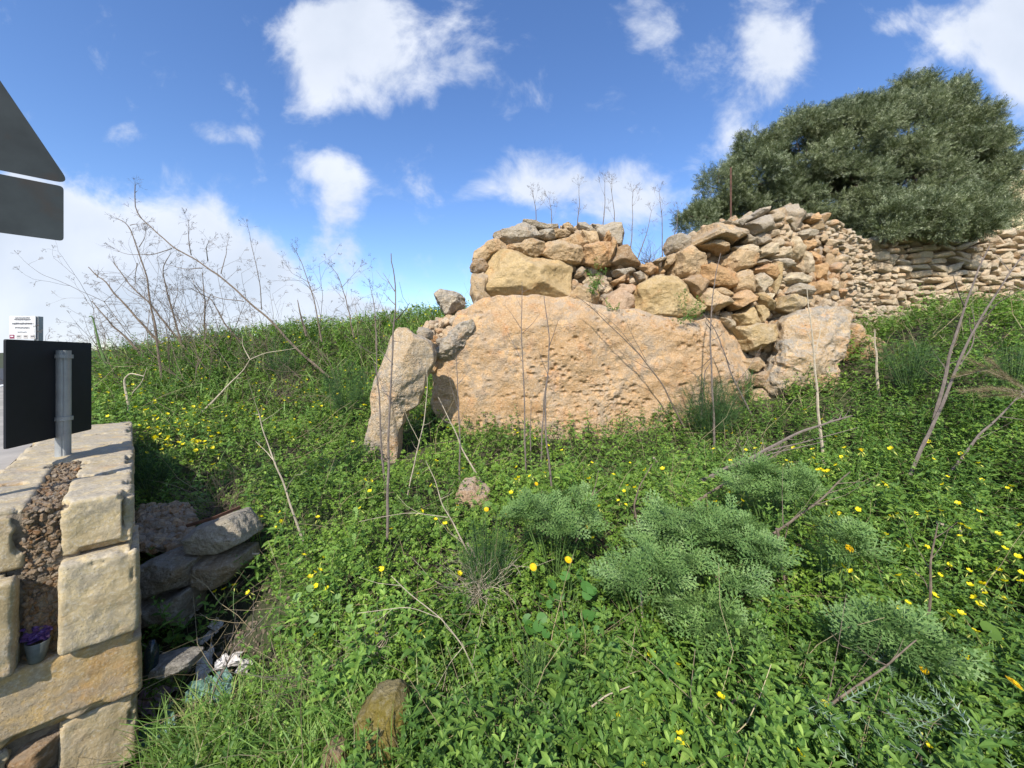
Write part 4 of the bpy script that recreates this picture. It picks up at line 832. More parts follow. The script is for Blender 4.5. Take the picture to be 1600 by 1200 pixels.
# --- templates
def trefoil():
    V = []; T = []
    for k in range(3):
        a = k * 2 * np.pi / 3; ca, sa = math.cos(a), math.sin(a)
        p = [(0,0,0),(.30,.26,.03),(.52,.20,-.02),(.42,0,-.06),(.52,-.20,-.02),(.30,-.26,.03)]
        b0 = len(V); V += [(x * ca - y * sa, x * sa + y * ca, z) for x, y, z in p]; T += [(b0, b0+3, b0+2), (b0, b0+2, b0+1), (b0, b0+5, b0+4), (b0, b0+4, b0+3)]
    return np.array(V), np.array(T)
TRV, TRF = trefoil()
def lance(b_, ang, el, l_, w_, V, T, droop=.25, seg=2):
    d = np.array((math.cos(ang) * math.cos(el), math.sin(ang) * math.cos(el), math.sin(el))); s = np.array((-math.sin(ang), math.cos(ang), 0)); up = np.cross(d, s) * -1
    b_ = np.array(b_, float); i0 = len(V)
    m1 = b_ + d * l_ * .33 - np.array((0, 0, droop * l_ * .08)); m2 = b_ + d * l_ * .68 - np.array((0, 0, droop * l_ * .35)); tip = b_ + d * l_ - np.array((0, 0, droop * l_))
    f = np.array((0, 0, .10 * w_ * 2))
    V += [b_, m1 + s * w_ + f, m1, m1 - s * w_ + f, m2 + s * w_ * .8 + f, m2, m2 - s * w_ * .8 + f, tip]
    T += [(i0, i0+2, i0+1), (i0, i0+3, i0+2), (i0+1, i0+2, i0+5), (i0+1, i0+5, i0+4), (i0+2, i0+3, i0+6), (i0+2, i0+6, i0+5), (i0+4, i0+5, i0+7), (i0+5, i0+6, i0+7)]
def mercury(seed):
    rg = np.random.default_rng(seed); V = []; T = []
    for lv in range(5):
        z = .03 + lv * .032; l_ = [.055, .06, .055, .042, .022][lv]
        for k in range(2 if lv < 4 else 5):
            a = lv * 1.57 + k * (np.pi if lv < 4 else 1.26) + rg.normal() * .2; lance((0, 0, z), a, [.2, .3, .4, .6, .9][lv], l_ * rg.uniform(.85, 1.15), l_ * .11, V, T, .3)
    i0 = len(V); V += [np.array((.002, 0, 0)), np.array((-.002, .002, 0)), np.array((0, 0, .17))]; T += [(i0, i0+1, i0+2)]
    return np.array(V), np.array(T)
def ferny(seed, n1=7, w_=.0035, l0=.085, fine=4):
    """a leaf cut twice into narrow lobes, lying along +x, slightly arched"""
    rg = np.random.default_rng(seed); V = []; T = []
    def seg(a, b_, w1):
        a = np.array(a); b_ = np.array(b_); d = b_ - a; s = np.array((-d[1], d[0], 0)); s = s / (np.linalg.norm(s) + 1e-9) * w1
        i0 = len(V); V.extend([a - s * .5, a + s * .5, (a + b_) / 2 + s, b_, (a + b_) / 2 - s]); T.extend([(i0, i0+4, i0+2), (i0, i0+2, i0+1), (i0+4, i0+3, i0+2)])
    arch = lambda x: .25 * x - 2.6 * x * x
    for k in range(n1):
        x0, x1 = k / n1 * l0, (k + 1) / n1 * l0; seg((x0, 0, arch(x0)), (x1, 0, arch(x1)), w_ * .5)
        ln_ = l0 * .42 * math.sin((k + 1.2) / (n1 + 1.2) * np.pi) ** .7
        for sg_ in (1, -1):
            a = sg_ * R(48 - 12 * k / n1); p0 = np.array((x1 * .95, 0, arch(x1))); d = np.array((math.cos(a), math.sin(a), .08)); p1 = p0 + d * ln_; seg(p0, p1, w_ * .7)
            for j_ in range(1, fine):
                q = p0 + d * ln_ * j_ / fine
                for s2 in (1, -1): a2 = a + s2 * R(42); seg(q, q + np.array((math.cos(a2), math.sin(a2), .15)) * ln_ * .34 * (1.15 - j_ / fine), w_ * .9)
    return np.array(V), np.array(T)
def blade(seed, seg=5):
    rg = np.random.default_rng(seed); V = []; T = []; c_ = rg.uniform(.25, .9)
    for k in range(seg + 1):
        t_ = k / seg; w_ = .5 * (1 - t_) ** .6 * .036; x = c_ * t_ ** 2.2; z = t_ * (1 - .35 * c_ * t_)
        V += [(x, -w_, z), (x, w_, z)] if k < seg else [(x, 0, z)]
    for k in range(seg - 1): T += [(2*k, 2*k+1, 2*k+3), (2*k, 2*k+3, 2*k+2)]
    k = seg - 1; T += [(2*k, 2*k+1, 2*k+2)]
    return np.array(V), np.array(T)

# --- clover (stuff)
def colony(name, label, mat, tm, x, y, zfr, sc, tilt, chunk=1):
    b = MB(); kk = rng.integers(0, len(tm), len(x))
    for k, (Vt, Tt) in enumerate(tm):
        m_ = kk == k; n = m_.sum()
        if not n: continue
        pos = np.stack([x[m_], y[m_], zcan(x[m_], y[m_], zfr[m_])], -1)
        b.inst(Vt, Tt, pos, basis(upn(n, tilt), rng.uniform(0, 6.28, n)), sc[m_])
    return tag(b.build(name, mat, origin=(0, 4, 0)), label, name, kind='stuff')
x, y = scatter(158000, .85, 13.5, 1.55); px, py = pxpy(x, y, canopy(x, y))
pm_ = .30 + .85 * zone(px, py, 1300, 700, 320, 130) + .8 * zone(px, py, 1100, 1120, 420, 130) + .5 * zone(px, py, 460, 950, 120, 120) + .4 * zone(px, py, 620, 1150, 180, 60) + .8 * zone(px, py, 1500, 540, 150, 70) + .6 * n2(x, y, 1.6, 21) - .3 * zone(px, py, 650, 780, 260, 90)
mer = (pm_ > .6 + .2 * rng.normal(size=len(x))) & (rng.random(len(x)) < .6)
keep = (rng.random(len(x)) > pit(x, y)) & ~mer & (rng.random(len(x)) > .55 * zone(px, py, 420, 1130, 200, 60))
x1, y1 = x[keep], y[keep]; far = np.clip((y1 - 3) / 8, 0, 1)
print('clover', len(x1))
colony('clover', 'bright green three-leaved clover-like ground cover over the whole bank', CLOV, [(TRV, TRF)], x1, y1, 1 - .75 * rng.random(len(x1)) ** 1.6, rng.uniform(.026, .046, len(x1)) * (1 + 1.0 * far), .55)
# --- broad-leaved herbs (stuff)
x, y = scatter(31000, .85, 12, 1.5); px, py = pxpy(x, y, canopy(x, y))
pm_ = .30 + .85 * zone(px, py, 1300, 700, 320, 130) + .8 * zone(px, py, 1100, 1120, 420, 130) + .5 * zone(px, py, 460, 950, 120, 120) + .4 * zone(px, py, 620, 1150, 180, 60) + .8 * zone(px, py, 1500, 540, 150, 70) + .6 * n2(x, y, 1.6, 21) - .3 * zone(px, py, 650, 780, 260, 90)
keep = (pm_ > .5 + .2 * rng.normal(size=len(x))) & (rng.random(len(x)) > pit(x, y)) & (rng.random(len(x)) > .7 * zone(px, py, 400, 1140, 190, 80)) & (rng.random(len(x)) < .55); x, y = x[keep], y[keep]; far = np.clip((y - 3) / 8, 0, 1)
print('herbs', len(x))
colony('leafy_herbs', 'darker green herbs with pairs of pointed leaves in the foreground and on the right bank', MERC, [mercury(k) for k in range(5)], x, y, .15 + .55 * rng.random(len(x)), rng.uniform(.8, 1.6, len(x)) * (1 + .3 * far), .32)
def tallherb(seed):
    rg = np.random.default_rng(seed); V = []; T = []; lean = rg.normal(size=2) * .12
    for lv in range(9):
        z = .05 + lv * .034; l_ = [.05, .06, .065, .06, .055, .05, .042, .032, .02][lv]; c0 = (lean[0] * z, lean[1] * z, z)
        for k in range(2 if lv < 7 else 4): a = lv * 1.57 + k * (np.pi if lv < 7 else 1.57) + rg.normal() * .25; lance(c0, a, [.0, .1, .2, .3, .35, .45, .6, .8, 1.0][lv], l_ * rg.uniform(.8, 1.2), l_ * .14, V, T, .35)
    i0 = len(V); V += [np.array((.003, 0, 0)), np.array((-.003, .003, 0)), np.array((lean[0] * .34, lean[1] * .34, .34))]; T += [(i0, i0+1, i0+2)]
    return np.array(V), np.array(T)
x, y = scatter(8200, .95, 10, 1.35); px, py = pxpy(x, y, canopy(x, y))
g = .10 + .55 * zone(px, py, 1400, 720, 260, 160) + .55 * zone(px, py, 1050, 1120, 420, 110) + .5 * zone(px, py, 430, 960, 110, 90) + .9 * zone(px, py, 330, 560, 320, 60) + .7 * n2(x, y, 1.9, 121)
keep = (rng.random(len(x)) < g) & (rng.random(len(x)) > pit(x, y)); x, y = x[keep], y[keep]
colony('tall_weeds', 'taller upright leafy weeds rising out of the low greenery', MERC, [tallherb(k) for k in range(5)], x, y, .0 + .35 * rng.random(len(x)), rng.uniform(.7, 1.45, len(x)) * (1 + .04 * y), .2)
# --- parsley-like cut leaves (stuff)
x, y = scatter(17000, 1.05, 7, 1.2); px, py = pxpy(x, y, canopy(x, y))
keep = (.25 + .7 * zone(px, py, 1180, 1080, 260, 120) + .6 * zone(px, py, 1000, 760, 300, 60) + .8 * n2(x, y, 2.0, 33) > .52 + .1 * rng.normal(size=len(x))) & (rng.random(len(x)) > pit(x, y)); x, y = x[keep], y[keep]
print('cut leaves', len(x))
colony('cut_leaved_herbs', 'fresh green herbs with finely cut parsley-like leaves', FERN, [ferny(k, 5, .0042, .06, 3) for k in range(3)], x, y, .5 + .6 * rng.random(len(x)), rng.uniform(.7, 1.2, len(x)), .7)
# --- grass (stuff)
BLD = [blade(k) for k in range(6)]
def grass(name, label, mat, x, y, ln_, wid, tilt, lift=0.):
    b = MB(); kk = rng.integers(0, 6, len(x))
    for k, (Vt, Tt) in enumerate(BLD):
        m_ = kk == k; n = m_.sum()
        if not n: continue
        l_ = ln_[m_]; pos = np.stack([x[m_], y[m_], inner(x[m_], y[m_]) + lift], -1)
        b.inst(Vt, Tt, pos, basis(upn(n, tilt), rng.uniform(0, 6.28, n)), np.stack([l_, wid[m_], l_], -1))
    return tag(b.build(name, mat, origin=(0, 4, 0)), label, 'grass', kind='stuff')
x, y = scatter(42000, 1.0, 12, 1.4); px, py = pxpy(x, y, canopy(x, y))
g = .04 + .95 * zone(px, py, 420, 1150, 190, 75) + .5 * zone(px, py, 620, 1060, 200, 80) + .15 * zone(px, py, 1000, 1180, 500, 30) + .6 * (y > 5.5) * (x < 0) + .4 * n2(x, y, 2.2, 44)
keep = rng.random(len(x)) < g; x, y, px = x[keep], y[keep], px[keep]; print('grass', len(x))
grass('grass', 'long green grass blades at the lower left and among the herbs', GRAS, x, y, rng.uniform(.18, .42, len(x)), rng.uniform(.12, .25, len(x)) * (1 + .12 * y), .3)
x, y = scatter(26000, 1.1, 13, 1.2); px, py = pxpy(x, y, canopy(x, y))
g = .05 + .5 * (y > 6) * (x < -1) + .5 * zone(px, py, 330, 790, 110, 60) + .35 * zone(px, py, 520, 1040, 180, 60) + .35 * zone(px, py, 740, 900, 120, 60) + .35 * zone(px, py, 350, 1060, 110, 90) + .2 * zone(px, py, 1000, 1150, 200, 50) + .2 * zone(px, py, 1180, 700, 120, 30) + .15 * n2(x, y, 2.8, 55)
keep = rng.random(len(x)) < g; x, y = x[keep], y[keep]; print('dry grass', len(x))
grass('dry_grass', 'straw coloured dead grass tangled in the green growth', DRYG, x, y, rng.uniform(.14, .36, len(x)), rng.uniform(.06, .12, len(x)) * (1 + .15 * y), .9)

x, y = scatter(7500, 1.25, 2.3, 1.0, 150, 640); px, py = pxpy(x, y, canopy(x, y)); keep = rng.random(len(x)) < zone(px, py, 400, 1150, 170, 80) + .5 * zone(px, py, 590, 1090, 100, 60); x, y = x[keep], y[keep]
grass('grass', 'dense tuft of long bright grass at the bottom left corner', GRAS, x, y, rng.uniform(.2, .42, len(x)), rng.uniform(.18, .32, len(x)), .35)
x, y = scatter(9000, 6.5, 12.5, .6, 100, 700); keep = rng.random(len(x)) < .5 + .8 * n2(x, y, 1.5, 91); x, y = x[keep], y[keep]
grass('grass', 'tall weedy grass making the ragged skyline of the left bank', GRAS, x, y, rng.uniform(.25, .65, len(x)), rng.uniform(.5, .9, len(x)), .25)
# --- silver-leaved bushes, each a plant of its own
FE = [ferny(20 + k, 5, .0034, .12, 3) for k in range(4)]
def rosette_bush(px, py, rpx, label, n, name='wormwood_bush', mat=None, cat='bush', tm=FE, sc=(.8, 1.3), flat=.75, lift=.05):
    n = int(n * .52)
    Y = rayY(px, py + rpx * .3, .1) or 3.; c_ = P(px, py, Y); r_ = rpx / F * Y; gz = float(inner(np.array(c_[0]), np.array(Y)))
    root = empty(name, (c_[0], Y, gz), label, cat)
    b = MB(); ns = max(6, n // 14); u = rng.normal(size=(ns, 3)); u[:, 2] = abs(u[:, 2]) * .8 + .05; u[:, 1] = u[:, 1] * .8 - .25; u /= np.linalg.norm(u, axis=1)[:, None]
    tipc = c_ + u * r_ * np.array((1, .9, flat)) * rng.uniform(.55, 1., (ns, 1)); bs = np.array((c_[0], Y, gz))
    st = MB()
    for q in range(ns): st.tube([bs + rng.normal(size=3) * .01, (bs + tipc[q]) / 2 + (0, 0, .02), tipc[q]], [.004, .003, .002], 4, cap=False)
    st.build('stems', STEM, root)
    for k, (Vt, Tt) in enumerate(tm):
        idx = rng.integers(0, ns, n // len(tm)); m_ = len(idx)
        out = rng.normal(size=(m_, 3)); out += u[idx] * .4; out[:, 2] = abs(out[:, 2]) * .6; out /= np.linalg.norm(out, axis=1)[:, None]
        nrm = np.cross(out, np.cross(u[idx] + np.array((0, -.3, .8)), out)); nrm /= np.linalg.norm(nrm, axis=1)[:, None] + 1e-9
        M = np.stack([out, np.cross(nrm, out), nrm], -1); pos = tipc[idx] + rng.normal(size=(m_, 3)) * r_ * .05
        b.inst(Vt, Tt, pos, M, rng.uniform(*sc, m_))
    b.build('leaves', mat or WORM, root); return root
rosette_bush(1105, 875, 100, 'largest silver-green feathery bush, in the lower centre right', 1350)
rosette_bush(1010, 905, 50, 'silver feathery shoot hugging the left flank of the largest silver bush', 260)
rosette_bush(1200, 765, 55, 'silver feathery bush up and right of the largest one, crossed by a fallen branch', 560)
rosette_bush(868, 825, 62, 'silver-green feathery bush with yellow flower heads, left of the centre bottom', 460)
rosette_bush(1290, 860, 50, 'feathery bush on the right of the largest silver bush', 200)
rosette_bush(1110, 985, 42, 'small silver feathery clump below the largest silver bush', 380)
rosette_bush(1400, 1010, 55, 'feathery clump beside the two orange-yellow flower heads', 220)
# --- fennel: hair-fine dark green plumes
def fennel(px, py, rpx, label, n, hgt_=1.):
    Y = rayY(px, py + rpx * .4, .1) or 4.; c_ = P(px, py, Y); r_ = rpx / F * Y; gz = float(inner(np.array(c_[0]), np.array(Y))); root = empty('fennel', (c_[0], Y, gz), label, 'fennel')
    b = MB(); st = MB(); bs = np.array((c_[0], Y, gz)); np_ = max(8, n // 60); u = rng.normal(size=(np_, 3)); u[:, 2] = abs(u[:, 2]) * 1.; u[:, 1] *= .7; u /= np.linalg.norm(u, axis=1)[:, None]
    for q in range(np_):
        tip = c_ + u[q] * r_ * rng.uniform(.5, 1) * np.array((1, 1, hgt_)); mid = (bs + tip) / 2; st.tube([bs, mid, tip], [.004, .003, .0015], 4, cap=False)
        m_ = n // np_; t_ = rng.uniform(.35, 1, m_)[:, None]; p0 = bs + (tip - bs) * t_; d = rng.normal(size=(m_, 3)) * .7 + u[q] * .7; d /= np.linalg.norm(d, axis=1)[:, None]
        l_ = rng.uniform(.25, .6, (m_, 1)) * r_ * .5; s = np.cross(d, rng.normal(size=(m_, 3))); s /= np.linalg.norm(s, axis=1)[:, None]; wv = .0011 * (Y / 3) ** .5
        V = np.stack([p0 - s * wv, p0 + s * wv, p0 + d * l_], 1).reshape(-1, 3); b.add(V, tri=np.arange(3 * m_).reshape(-1, 3))
        for z in range(2):
            f_ = rng.uniform(.3, .8, (m_, 1)); p1 = p0 + d * l_ * f_; d2 = d + rng.normal(size=(m_, 3)) * .55; V = np.stack([p1 - s * wv * .8, p1 + s * wv * .8, p1 + d2 * l_ * .4], 1).reshape(-1, 3); b.add(V, tri=np.arange(3 * m_).reshape(-1, 3))
    st.build('stems', STEM, root); b.build('plumes', FENN, root); return root
fennel(1110, 640, 60, 'dark fennel plumes growing against the right end of the big slab', 3800)
fennel(1020, 590, 34, 'thin fennel sprig climbing in front of the middle of the big slab', 900, 1.3)
fennel(1165, 600, 30, 'small fennel tuft in front of the gap between the slab and the right megalith', 800)
fennel(545, 600, 46, 'dark soft fennel cushion just left of the standing stone', 2600)
fennel(235, 720, 52, 'fennel spray hanging over the top edge of the limestone wall', 1800, .6)
fennel(760, 850, 50, 'greyish fennel haze around the dry twig cluster in the lower centre', 2600)
fennel(1420, 560, 45, 'fennel cushion on the right bank below the field wall', 2200)
fennel(1580, 560, 40, 'fennel cushion at the right edge beneath the plume grass', 1500)
fennel(440, 560, 40, 'soft fennel tuft on the left bank under the long leaning stalk', 1500)
fennel(830, 1020, 26, 'bright young fennel tuft among the round leaves', 900, 1.4)
# --- green sprigs growing in the ruin
def sprig(px, py, Y, rpx, label, n):
    c_ = P(px, py, Y); r_ = rpx / F * Y; root = empty('leafy_sprig', (c_[0], Y, c_[2] - r_), label, 'plant'); b = MB(); st = MB(); ns = 10; u = rng.normal(size=(ns, 3)); u /= np.linalg.norm(u, axis=1)[:, None]
    bs = c_ - (0, 0, r_ * .8)
    for q in range(ns): st.tube([bs, bs * .5 + (c_ + u[q] * r_ * .5) * .5, c_ + u[q] * r_], [.003, .002, .001], 4, cap=False)
    idx = rng.integers(0, ns, n); t_ = rng.uniform(.3, 1.05, n)[:, None]; pos = bs + (c_ + u[idx] * r_ - bs) * t_ + rng.normal(size=(n, 3)) * r_ * .12
    b.inst(TRV, TRF, pos, rnd_rot(n), rng.uniform(.02, .036, n)); st.build('stems', STEM, root); b.build('leaves', FENN if False else MERC, root)
sprig(932, 432, 6.2, 27, 'green leafy sprig rooted between stones in the left heap', 260)
sprig(1070, 480, 6.05, 26, 'green leafy sprig rooted under the wide yellowish boulder', 240)
sprig(958, 475, 6.05, 12, 'tiny green sprig on the rounded pinkish stone', 50)
# bare grey bush in the dip
def twigbush(px, py, Y, rpx, label, n, name='bare_bush', mat=GREYS, r0=.004):
    c_ = P(px, py, Y); r_ = rpx / F * Y; b = MB(); bs = c_ - (0, 0, r_)
    for q in range(n):
        d = rng.normal(size=3); d[2] = abs(d[2]) * .9 + .2; d /= np.linalg.norm(d); p = bs + rng.normal(size=3) * r_ * .15; pts = [p]
        for k in range(5): d = d + rng.normal(size=3) * .33; d /= np.linalg.norm(d); p = p + d * r_ * .38; pts.append(p)
        b.tube(pts, np.linspace(r0, r0 * .25, 6), 3, cap=False)
    return tag(b.build(name, mat), label, 'bush')
twigbush(1012, 392, 7.6, 26, 'grey bare twiggy bush in the dip between the two heaps', 90)

# --- round leaves, thistle, plume grass
def disc(n=10, r_=1.):
    V = [(0, 0, -.12)] + [(math.cos(a) * r_ * (1 + .05 * math.sin(3 * a)), math.sin(a) * r_, .04 * math.sin(2 * a)) for a in np.linspace(.25, 2 * np.pi - .25, n)]
    return np.array(V), np.array([(0, k, k + 1) for k in range(1, n)])
DV, DF = disc()
def roundleaf(px, py, rpx, n, label, mat=ROUN, size=(.018, .035), lift=.05):
    Y = rayY(px, py, lift) or 2.2; c_ = P(px, py, Y); r_ = rpx / F * Y; b = MB(); st = MB(); gz = float(inner(np.array(c_[0]), np.array(Y)))
    root = empty('round_leaved_plant', (c_[0], Y, gz), label, 'plant'); pos = c_ + rng.normal(size=(n, 3)) * r_ * np.array((.6, .5, .45)); pos[:, 2] = np.maximum(pos[:, 2], gz + .05)
    for p in pos: st.tube([(c_[0], Y, gz), (c_ + p) / 2, p], .0012, 3, cap=False)
    b.inst(DV, DF, pos, basis(upn(n, .45) + np.array((0, -.35, 0)), rng.uniform(0, 6.28, n)), rng.uniform(*size, n)); st.build('stems', STEM, root); b.build('leaves', mat, root)
roundleaf(880, 925, 50, 16, 'plant with large round pale green leaves under the yellow flower heads')
roundleaf(840, 975, 35, 9, 'plant with smaller round leaves below the large-leaved one')
roundleaf(905, 985, 30, 6, 'round leaves at the dark hollow beside the pale stalk')
roundleaf(500, 955, 60, 18, 'grey-green mallow leaves in the tangle at the lower left', WORM, (.016, .03), .03)
roundleaf(545, 1095, 45, 9, 'blue-green crinkled leaves next to the moss covered stone', WORM, (.02, .032), .06)
roundleaf(1540, 1050, 60, 12, 'big smooth leaves beside the flower at the bottom right corner', CLOV, (.02, .04), .03)
roundleaf(1320, 1020, 40, 6, 'blunt leaves under the long diagonal twig at the lower right', MERC, (.018, .03), .03)
Y = rayY(1400, 1120, .1); c_ = P(1400, 1120, Y); root = empty('thistle', (c_[0], Y, float(inner(np.array(c_[0]), np.array(Y)))), 'whitish spiny thistle with narrow toothed leaves at the lower right', 'thistle'); b = MB()
for q in range(34):
    p = c_ + rng.normal(size=3) * np.array((.13, .08, .07)); d = rng.normal(size=3); d[2] = abs(d[2]) * .5; d /= np.linalg.norm(d); l_ = rng.uniform(.09, .16); s = np.cross(d, (0, 0, 1)); s /= np.linalg.norm(s)
    V = [p - s * .002, p + s * .002, p + d * l_]; T = [(0, 1, 2)]
    for k in range(1, 8):
        for sg_ in (1, -1):
            q0 = p + d * l_ * k / 8; V += [q0 - d * .003, q0 + d * .003, q0 + d * .012 + s * sg_ * .026 * (1.1 - k / 8) + np.array((0, 0, .005))]; T.append((len(V) - 3, len(V) - 2, len(V) - 1))
    b.add(V, tri=T)
b.build('leaves', THIS, root)
def plumegrass(pts, Y, label):
    root = empty('plume_grass', tuple(P(*pts[0], Y)), label, 'grass'); st = MB(); b = MB()
    p = np.array([P(a, c_, Y + .1 * math.sin(a)) for a, c_ in pts]); t_ = np.linspace(0, 1, 20); k = np.linspace(0, 1, len(p)); sp = np.stack([np.interp(t_, k, p[:, j_]) for j_ in range(3)], -1); st.tube(sp, .002, 4)
    n = 900; f_ = rng.uniform(.35, 1, n); p0 = np.stack([np.interp(f_, t_, sp[:, j_]) for j_ in range(3)], -1); dr = (p[-1] - p[0]) / np.linalg.norm(p[-1] - p[0])
    d = dr * 1. + rng.normal(size=(n, 3)) * .45; d /= np.linalg.norm(d, axis=1)[:, None]; s = np.cross(d, rng.normal(size=(n, 3))); s /= np.linalg.norm(s, axis=1)[:, None]
    V = np.stack([p0 - s * .0007, p0 + s * .0007, p0 + d * rng.uniform(.03, .07, (n, 1))], 1).reshape(-1, 3); b.add(V, tri=np.arange(3 * n).reshape(-1, 3)); st.build('stem', PALES, root); b.build('plume', DRYG, root)
for k, (pts, lab) in enumerate([([(1660,655),(1610,612),(1565,585),(1510,560)], 'uppermost feathery straw plume leaning in from the right edge'), ([(1660,660),(1600,610),(1560,575),(1545,562)], 'short feathery plume right behind the uppermost one'),
        ([(1650,640),(1590,600),(1540,578),(1490,590)], 'long drooping straw plume, second from the top at the right edge'), ([(1680,640),(1600,618),(1550,605),(1500,612)], 'straw plume hanging lowest in the upper bunch'),
        ([(1680,640),(1610,615),(1570,607),(1530,612)], 'flat straw plume at mid height by the right edge'), ([(1690,650),(1620,622),(1570,617),(1535,620)], 'bottom straw plume by the right edge')]):
    plumegrass(pts, 3.4, lab)

# --- dead stalks traced one by one
def curve(pts, n=40):
    p = np.array(pts, float); k = np.concatenate([[0], np.cumsum(np.linalg.norm(np.diff(p[:, :2] if p.shape[1] < 3 else p, axis=0), axis=1))]); k /= k[-1]; t_ = np.linspace(0, 1, n)
    lin = np.stack([np.interp(t_, k, p[:, j_]) for j_ in range(p.shape[1])], -1); ker = np.array([1, 2, 3, 2, 1.]) / 9
    o_ = lin.copy()
    for j_ in range(p.shape[1]): o_[2:-2, j_] = np.convolve(lin[:, j_], ker, 'valid')
    return o_
def umbel(b, tip, d, r_=.09, rays=8, rt=.0016):
    d = np.array(d) / (np.linalg.norm(d) + 1e-9)
    for q in range(rays):
        e_ = d + rng.normal(size=3) * .55; e_ /= np.linalg.norm(e_); p1 = tip + e_ * r_ * rng.uniform(.7, 1.1); b.tube([tip, p1], [rt, rt * .7], 3, cap=False)
        for z in range(4): f_ = e_ + rng.normal(size=3) * .6; b.tube([p1, p1 + f_ * r_ * .22], [rt * .7, rt * .9], 3, cap=False)
def stalk(lines, Y, w0, label, mat=DRYS, um=True, tops=1.0, side=10, name='dry_stalk', cat='dead stalk', lean=0., grow=.2, ur=.09, auto=True):
    """lines: traced pixel polylines, first is the main stem; w0 its width in photo pixels at the foot"""
    if Y < 7.25 and auto:
        yr = rayY(*lines[0][0], -.03); Y = min(yr, 5.65 if lines[0][0][0] > 660 else 9.) if yr else Y
    b = MB(); r0 = w0 * .8 / 2 / F * Y; ur = ur * Y / 5
    for k, pts in enumerate(lines):
        m_ = len(pts); Ys = Y + lean * np.linspace(0, 1, m_) + (rng.normal() * .12 * k if k else 0) * np.linspace(0, 1, m_)
        w = np.array([P(a, c_, q) for (a, c_), q in zip(pts, Ys)])
        if k == 0: w = np.concatenate([[w[0] - (w[1] - w[0]) / np.linalg.norm(w[1] - w[0]) * grow], w])
        c_ = curve(w, 40 if k == 0 else 16); c_ += np.stack([vnoise(c_ * 5), vnoise(c_ * 5 + 30), vnoise(c_ * 5 + 60)], -1) * .008
        rr = r0 * (1 if k == 0 else .36); rad_ = np.linspace(rr, max(rr * .28, .0011), len(c_)); rad_ *= 1 + .12 * (np.arange(len(c_)) % 7 == 0); b.tube(c_, rad_, 6)
        if um: umbel(b, c_[-1], c_[-1] - c_[-4] + np.array((0, 0, .01)), ur)
        n_ = side if k == 0 else side // 3
        for q in range(n_):
            i_ = rng.integers(len(c_) // 3, len(c_) - 1); d = c_[min(i_ + 1, len(c_) - 1)] - c_[i_]; d /= np.linalg.norm(d) + 1e-9; d = d + rng.normal(size=3) * .6; l_ = rng.uniform(.06, .22) * tops; p = c_[i_]; mid = p + d * l_ * .5 + rng.normal(size=3) * .01; e_ = mid + d * l_ * .4 + np.array((0, 0, l_ * .2))
            b.tube([p, mid, e_], [max(rr * .3, .001), .0011, .0008], 4, cap=False)
            if um and rng.random() < .7: umbel(b, e_, e_ - mid, ur * .6, 5)
    return tag(b.build(name, mat), label, cat)
c4 = lambda *a: [(100 + x_ / 3.2, 280 + y_ / 3.2) for x_, y_ in a]
c5 = lambda *a: [(560 + x_ / 4.615, 320 + y_ / 4.615) for x_, y_ in a]
c6 = lambda *a: [(860 + x_ / 4.615, 320 + y_ / 4.615) for x_, y_ in a]
stalk([c4((490,1010),(465,830),(460,740),(430,620),(418,500),(380,390),(340,270),(320,220),(270,200)), c4((375,340),(405,290),(408,260)), c4((330,230),(350,225),(385,225)), c4((365,420),(355,480),(358,520))], 5.2, 4.6, 'tall upright dead fennel stalk with seed umbels, on the left bank', side=14)
stalk([c4((1290,960),(1150,840),(1040,710),(920,610),(790,490),(640,390),(540,340),(440,240),(380,200),(350,150),(355,30)), c4((540,345),(440,380),(300,375),(258,350)), c4((635,380),(625,330),(622,210)), c4((785,470),(808,380),(820,310)),
       c4((990,650),(980,520),(940,340),(920,240)), c4((690,445),(600,450),(500,420)), c4((720,410),(710,340),(725,310)), c4((900,610),(790,600),(690,560),(640,500))], 4.9, 5, 'longest dead fennel stalk, leaning far to the left over the bank with many umbels', side=22)
stalk([c4((370,860),(300,780),(240,730),(190,670),(140,610)), c4((240,730),(215,700),(220,670))], 4.6, 4.6, 'stout dead stalk leaning left just above the black panel', um=False)
stalk([c4((490,830),(440,780),(360,690),(300,620),(250,570),(200,500),(170,490),(120,440)), c4((165,490),(170,470),(168,455))], 5.3, 5, 'bare dead stalk leaning left, beneath the tall upright one', um=False)
stalk([c4((600,840),(430,620),(330,530),(250,420)), c4((410,600),(330,560),(280,520))], 5.6, 4.5, 'slender dead stalk crossing behind the tall upright one')
stalk([c4((590,835),(540,650),(500,500),(495,430),(530,375)), c4((545,650),(570,560),(565,510))], 6.2, 4, 'slim forked dead stalk standing in front of the grey cloud')
stalk([c4((700,800),(705,600),(690,470)), c4((705,650),(740,560),(760,640)), c4((703,600),(650,530),(640,480))], 6.4, 4, 'slim straight dead stalk in the middle of the left bank skyline')
stalk([c4((870,800),(800,720),(740,600),(640,550)), c4((1000,830),(1050,700),(1030,560))], 6.8, 3.5, 'thin dead stalk bending left near the long leaning one')
stalk([c4((1280,760),(1250,600),(1190,420),(1160,360)), c4((1230,520),(1140,470),(1120,440)), c4((1240,560),(1290,540),(1240,450))], 7.5, 3, 'faint thin dead stalk against the blue gap right of the big cloud')
stalk([c4((1440,740),(1410,600),(1370,480),(1340,440)), c4((1390,540),(1480,440)), c4((1400,600),(1350,550))], 7.8, 3, 'faint branched dead stalk above the small white cloud')
stalk([c4((1200,740),(1180,660),(1168,605))], 6.5, 5, 'short dark broken stalk on the skyline of the left bank', um=False, side=2)
stalk([c4((1560,800),(1555,640),(1530,540)), c4((1555,700),(1600,560))], 7.6, 3, 'thin dead stalk on the skyline nearest to the standing stone')
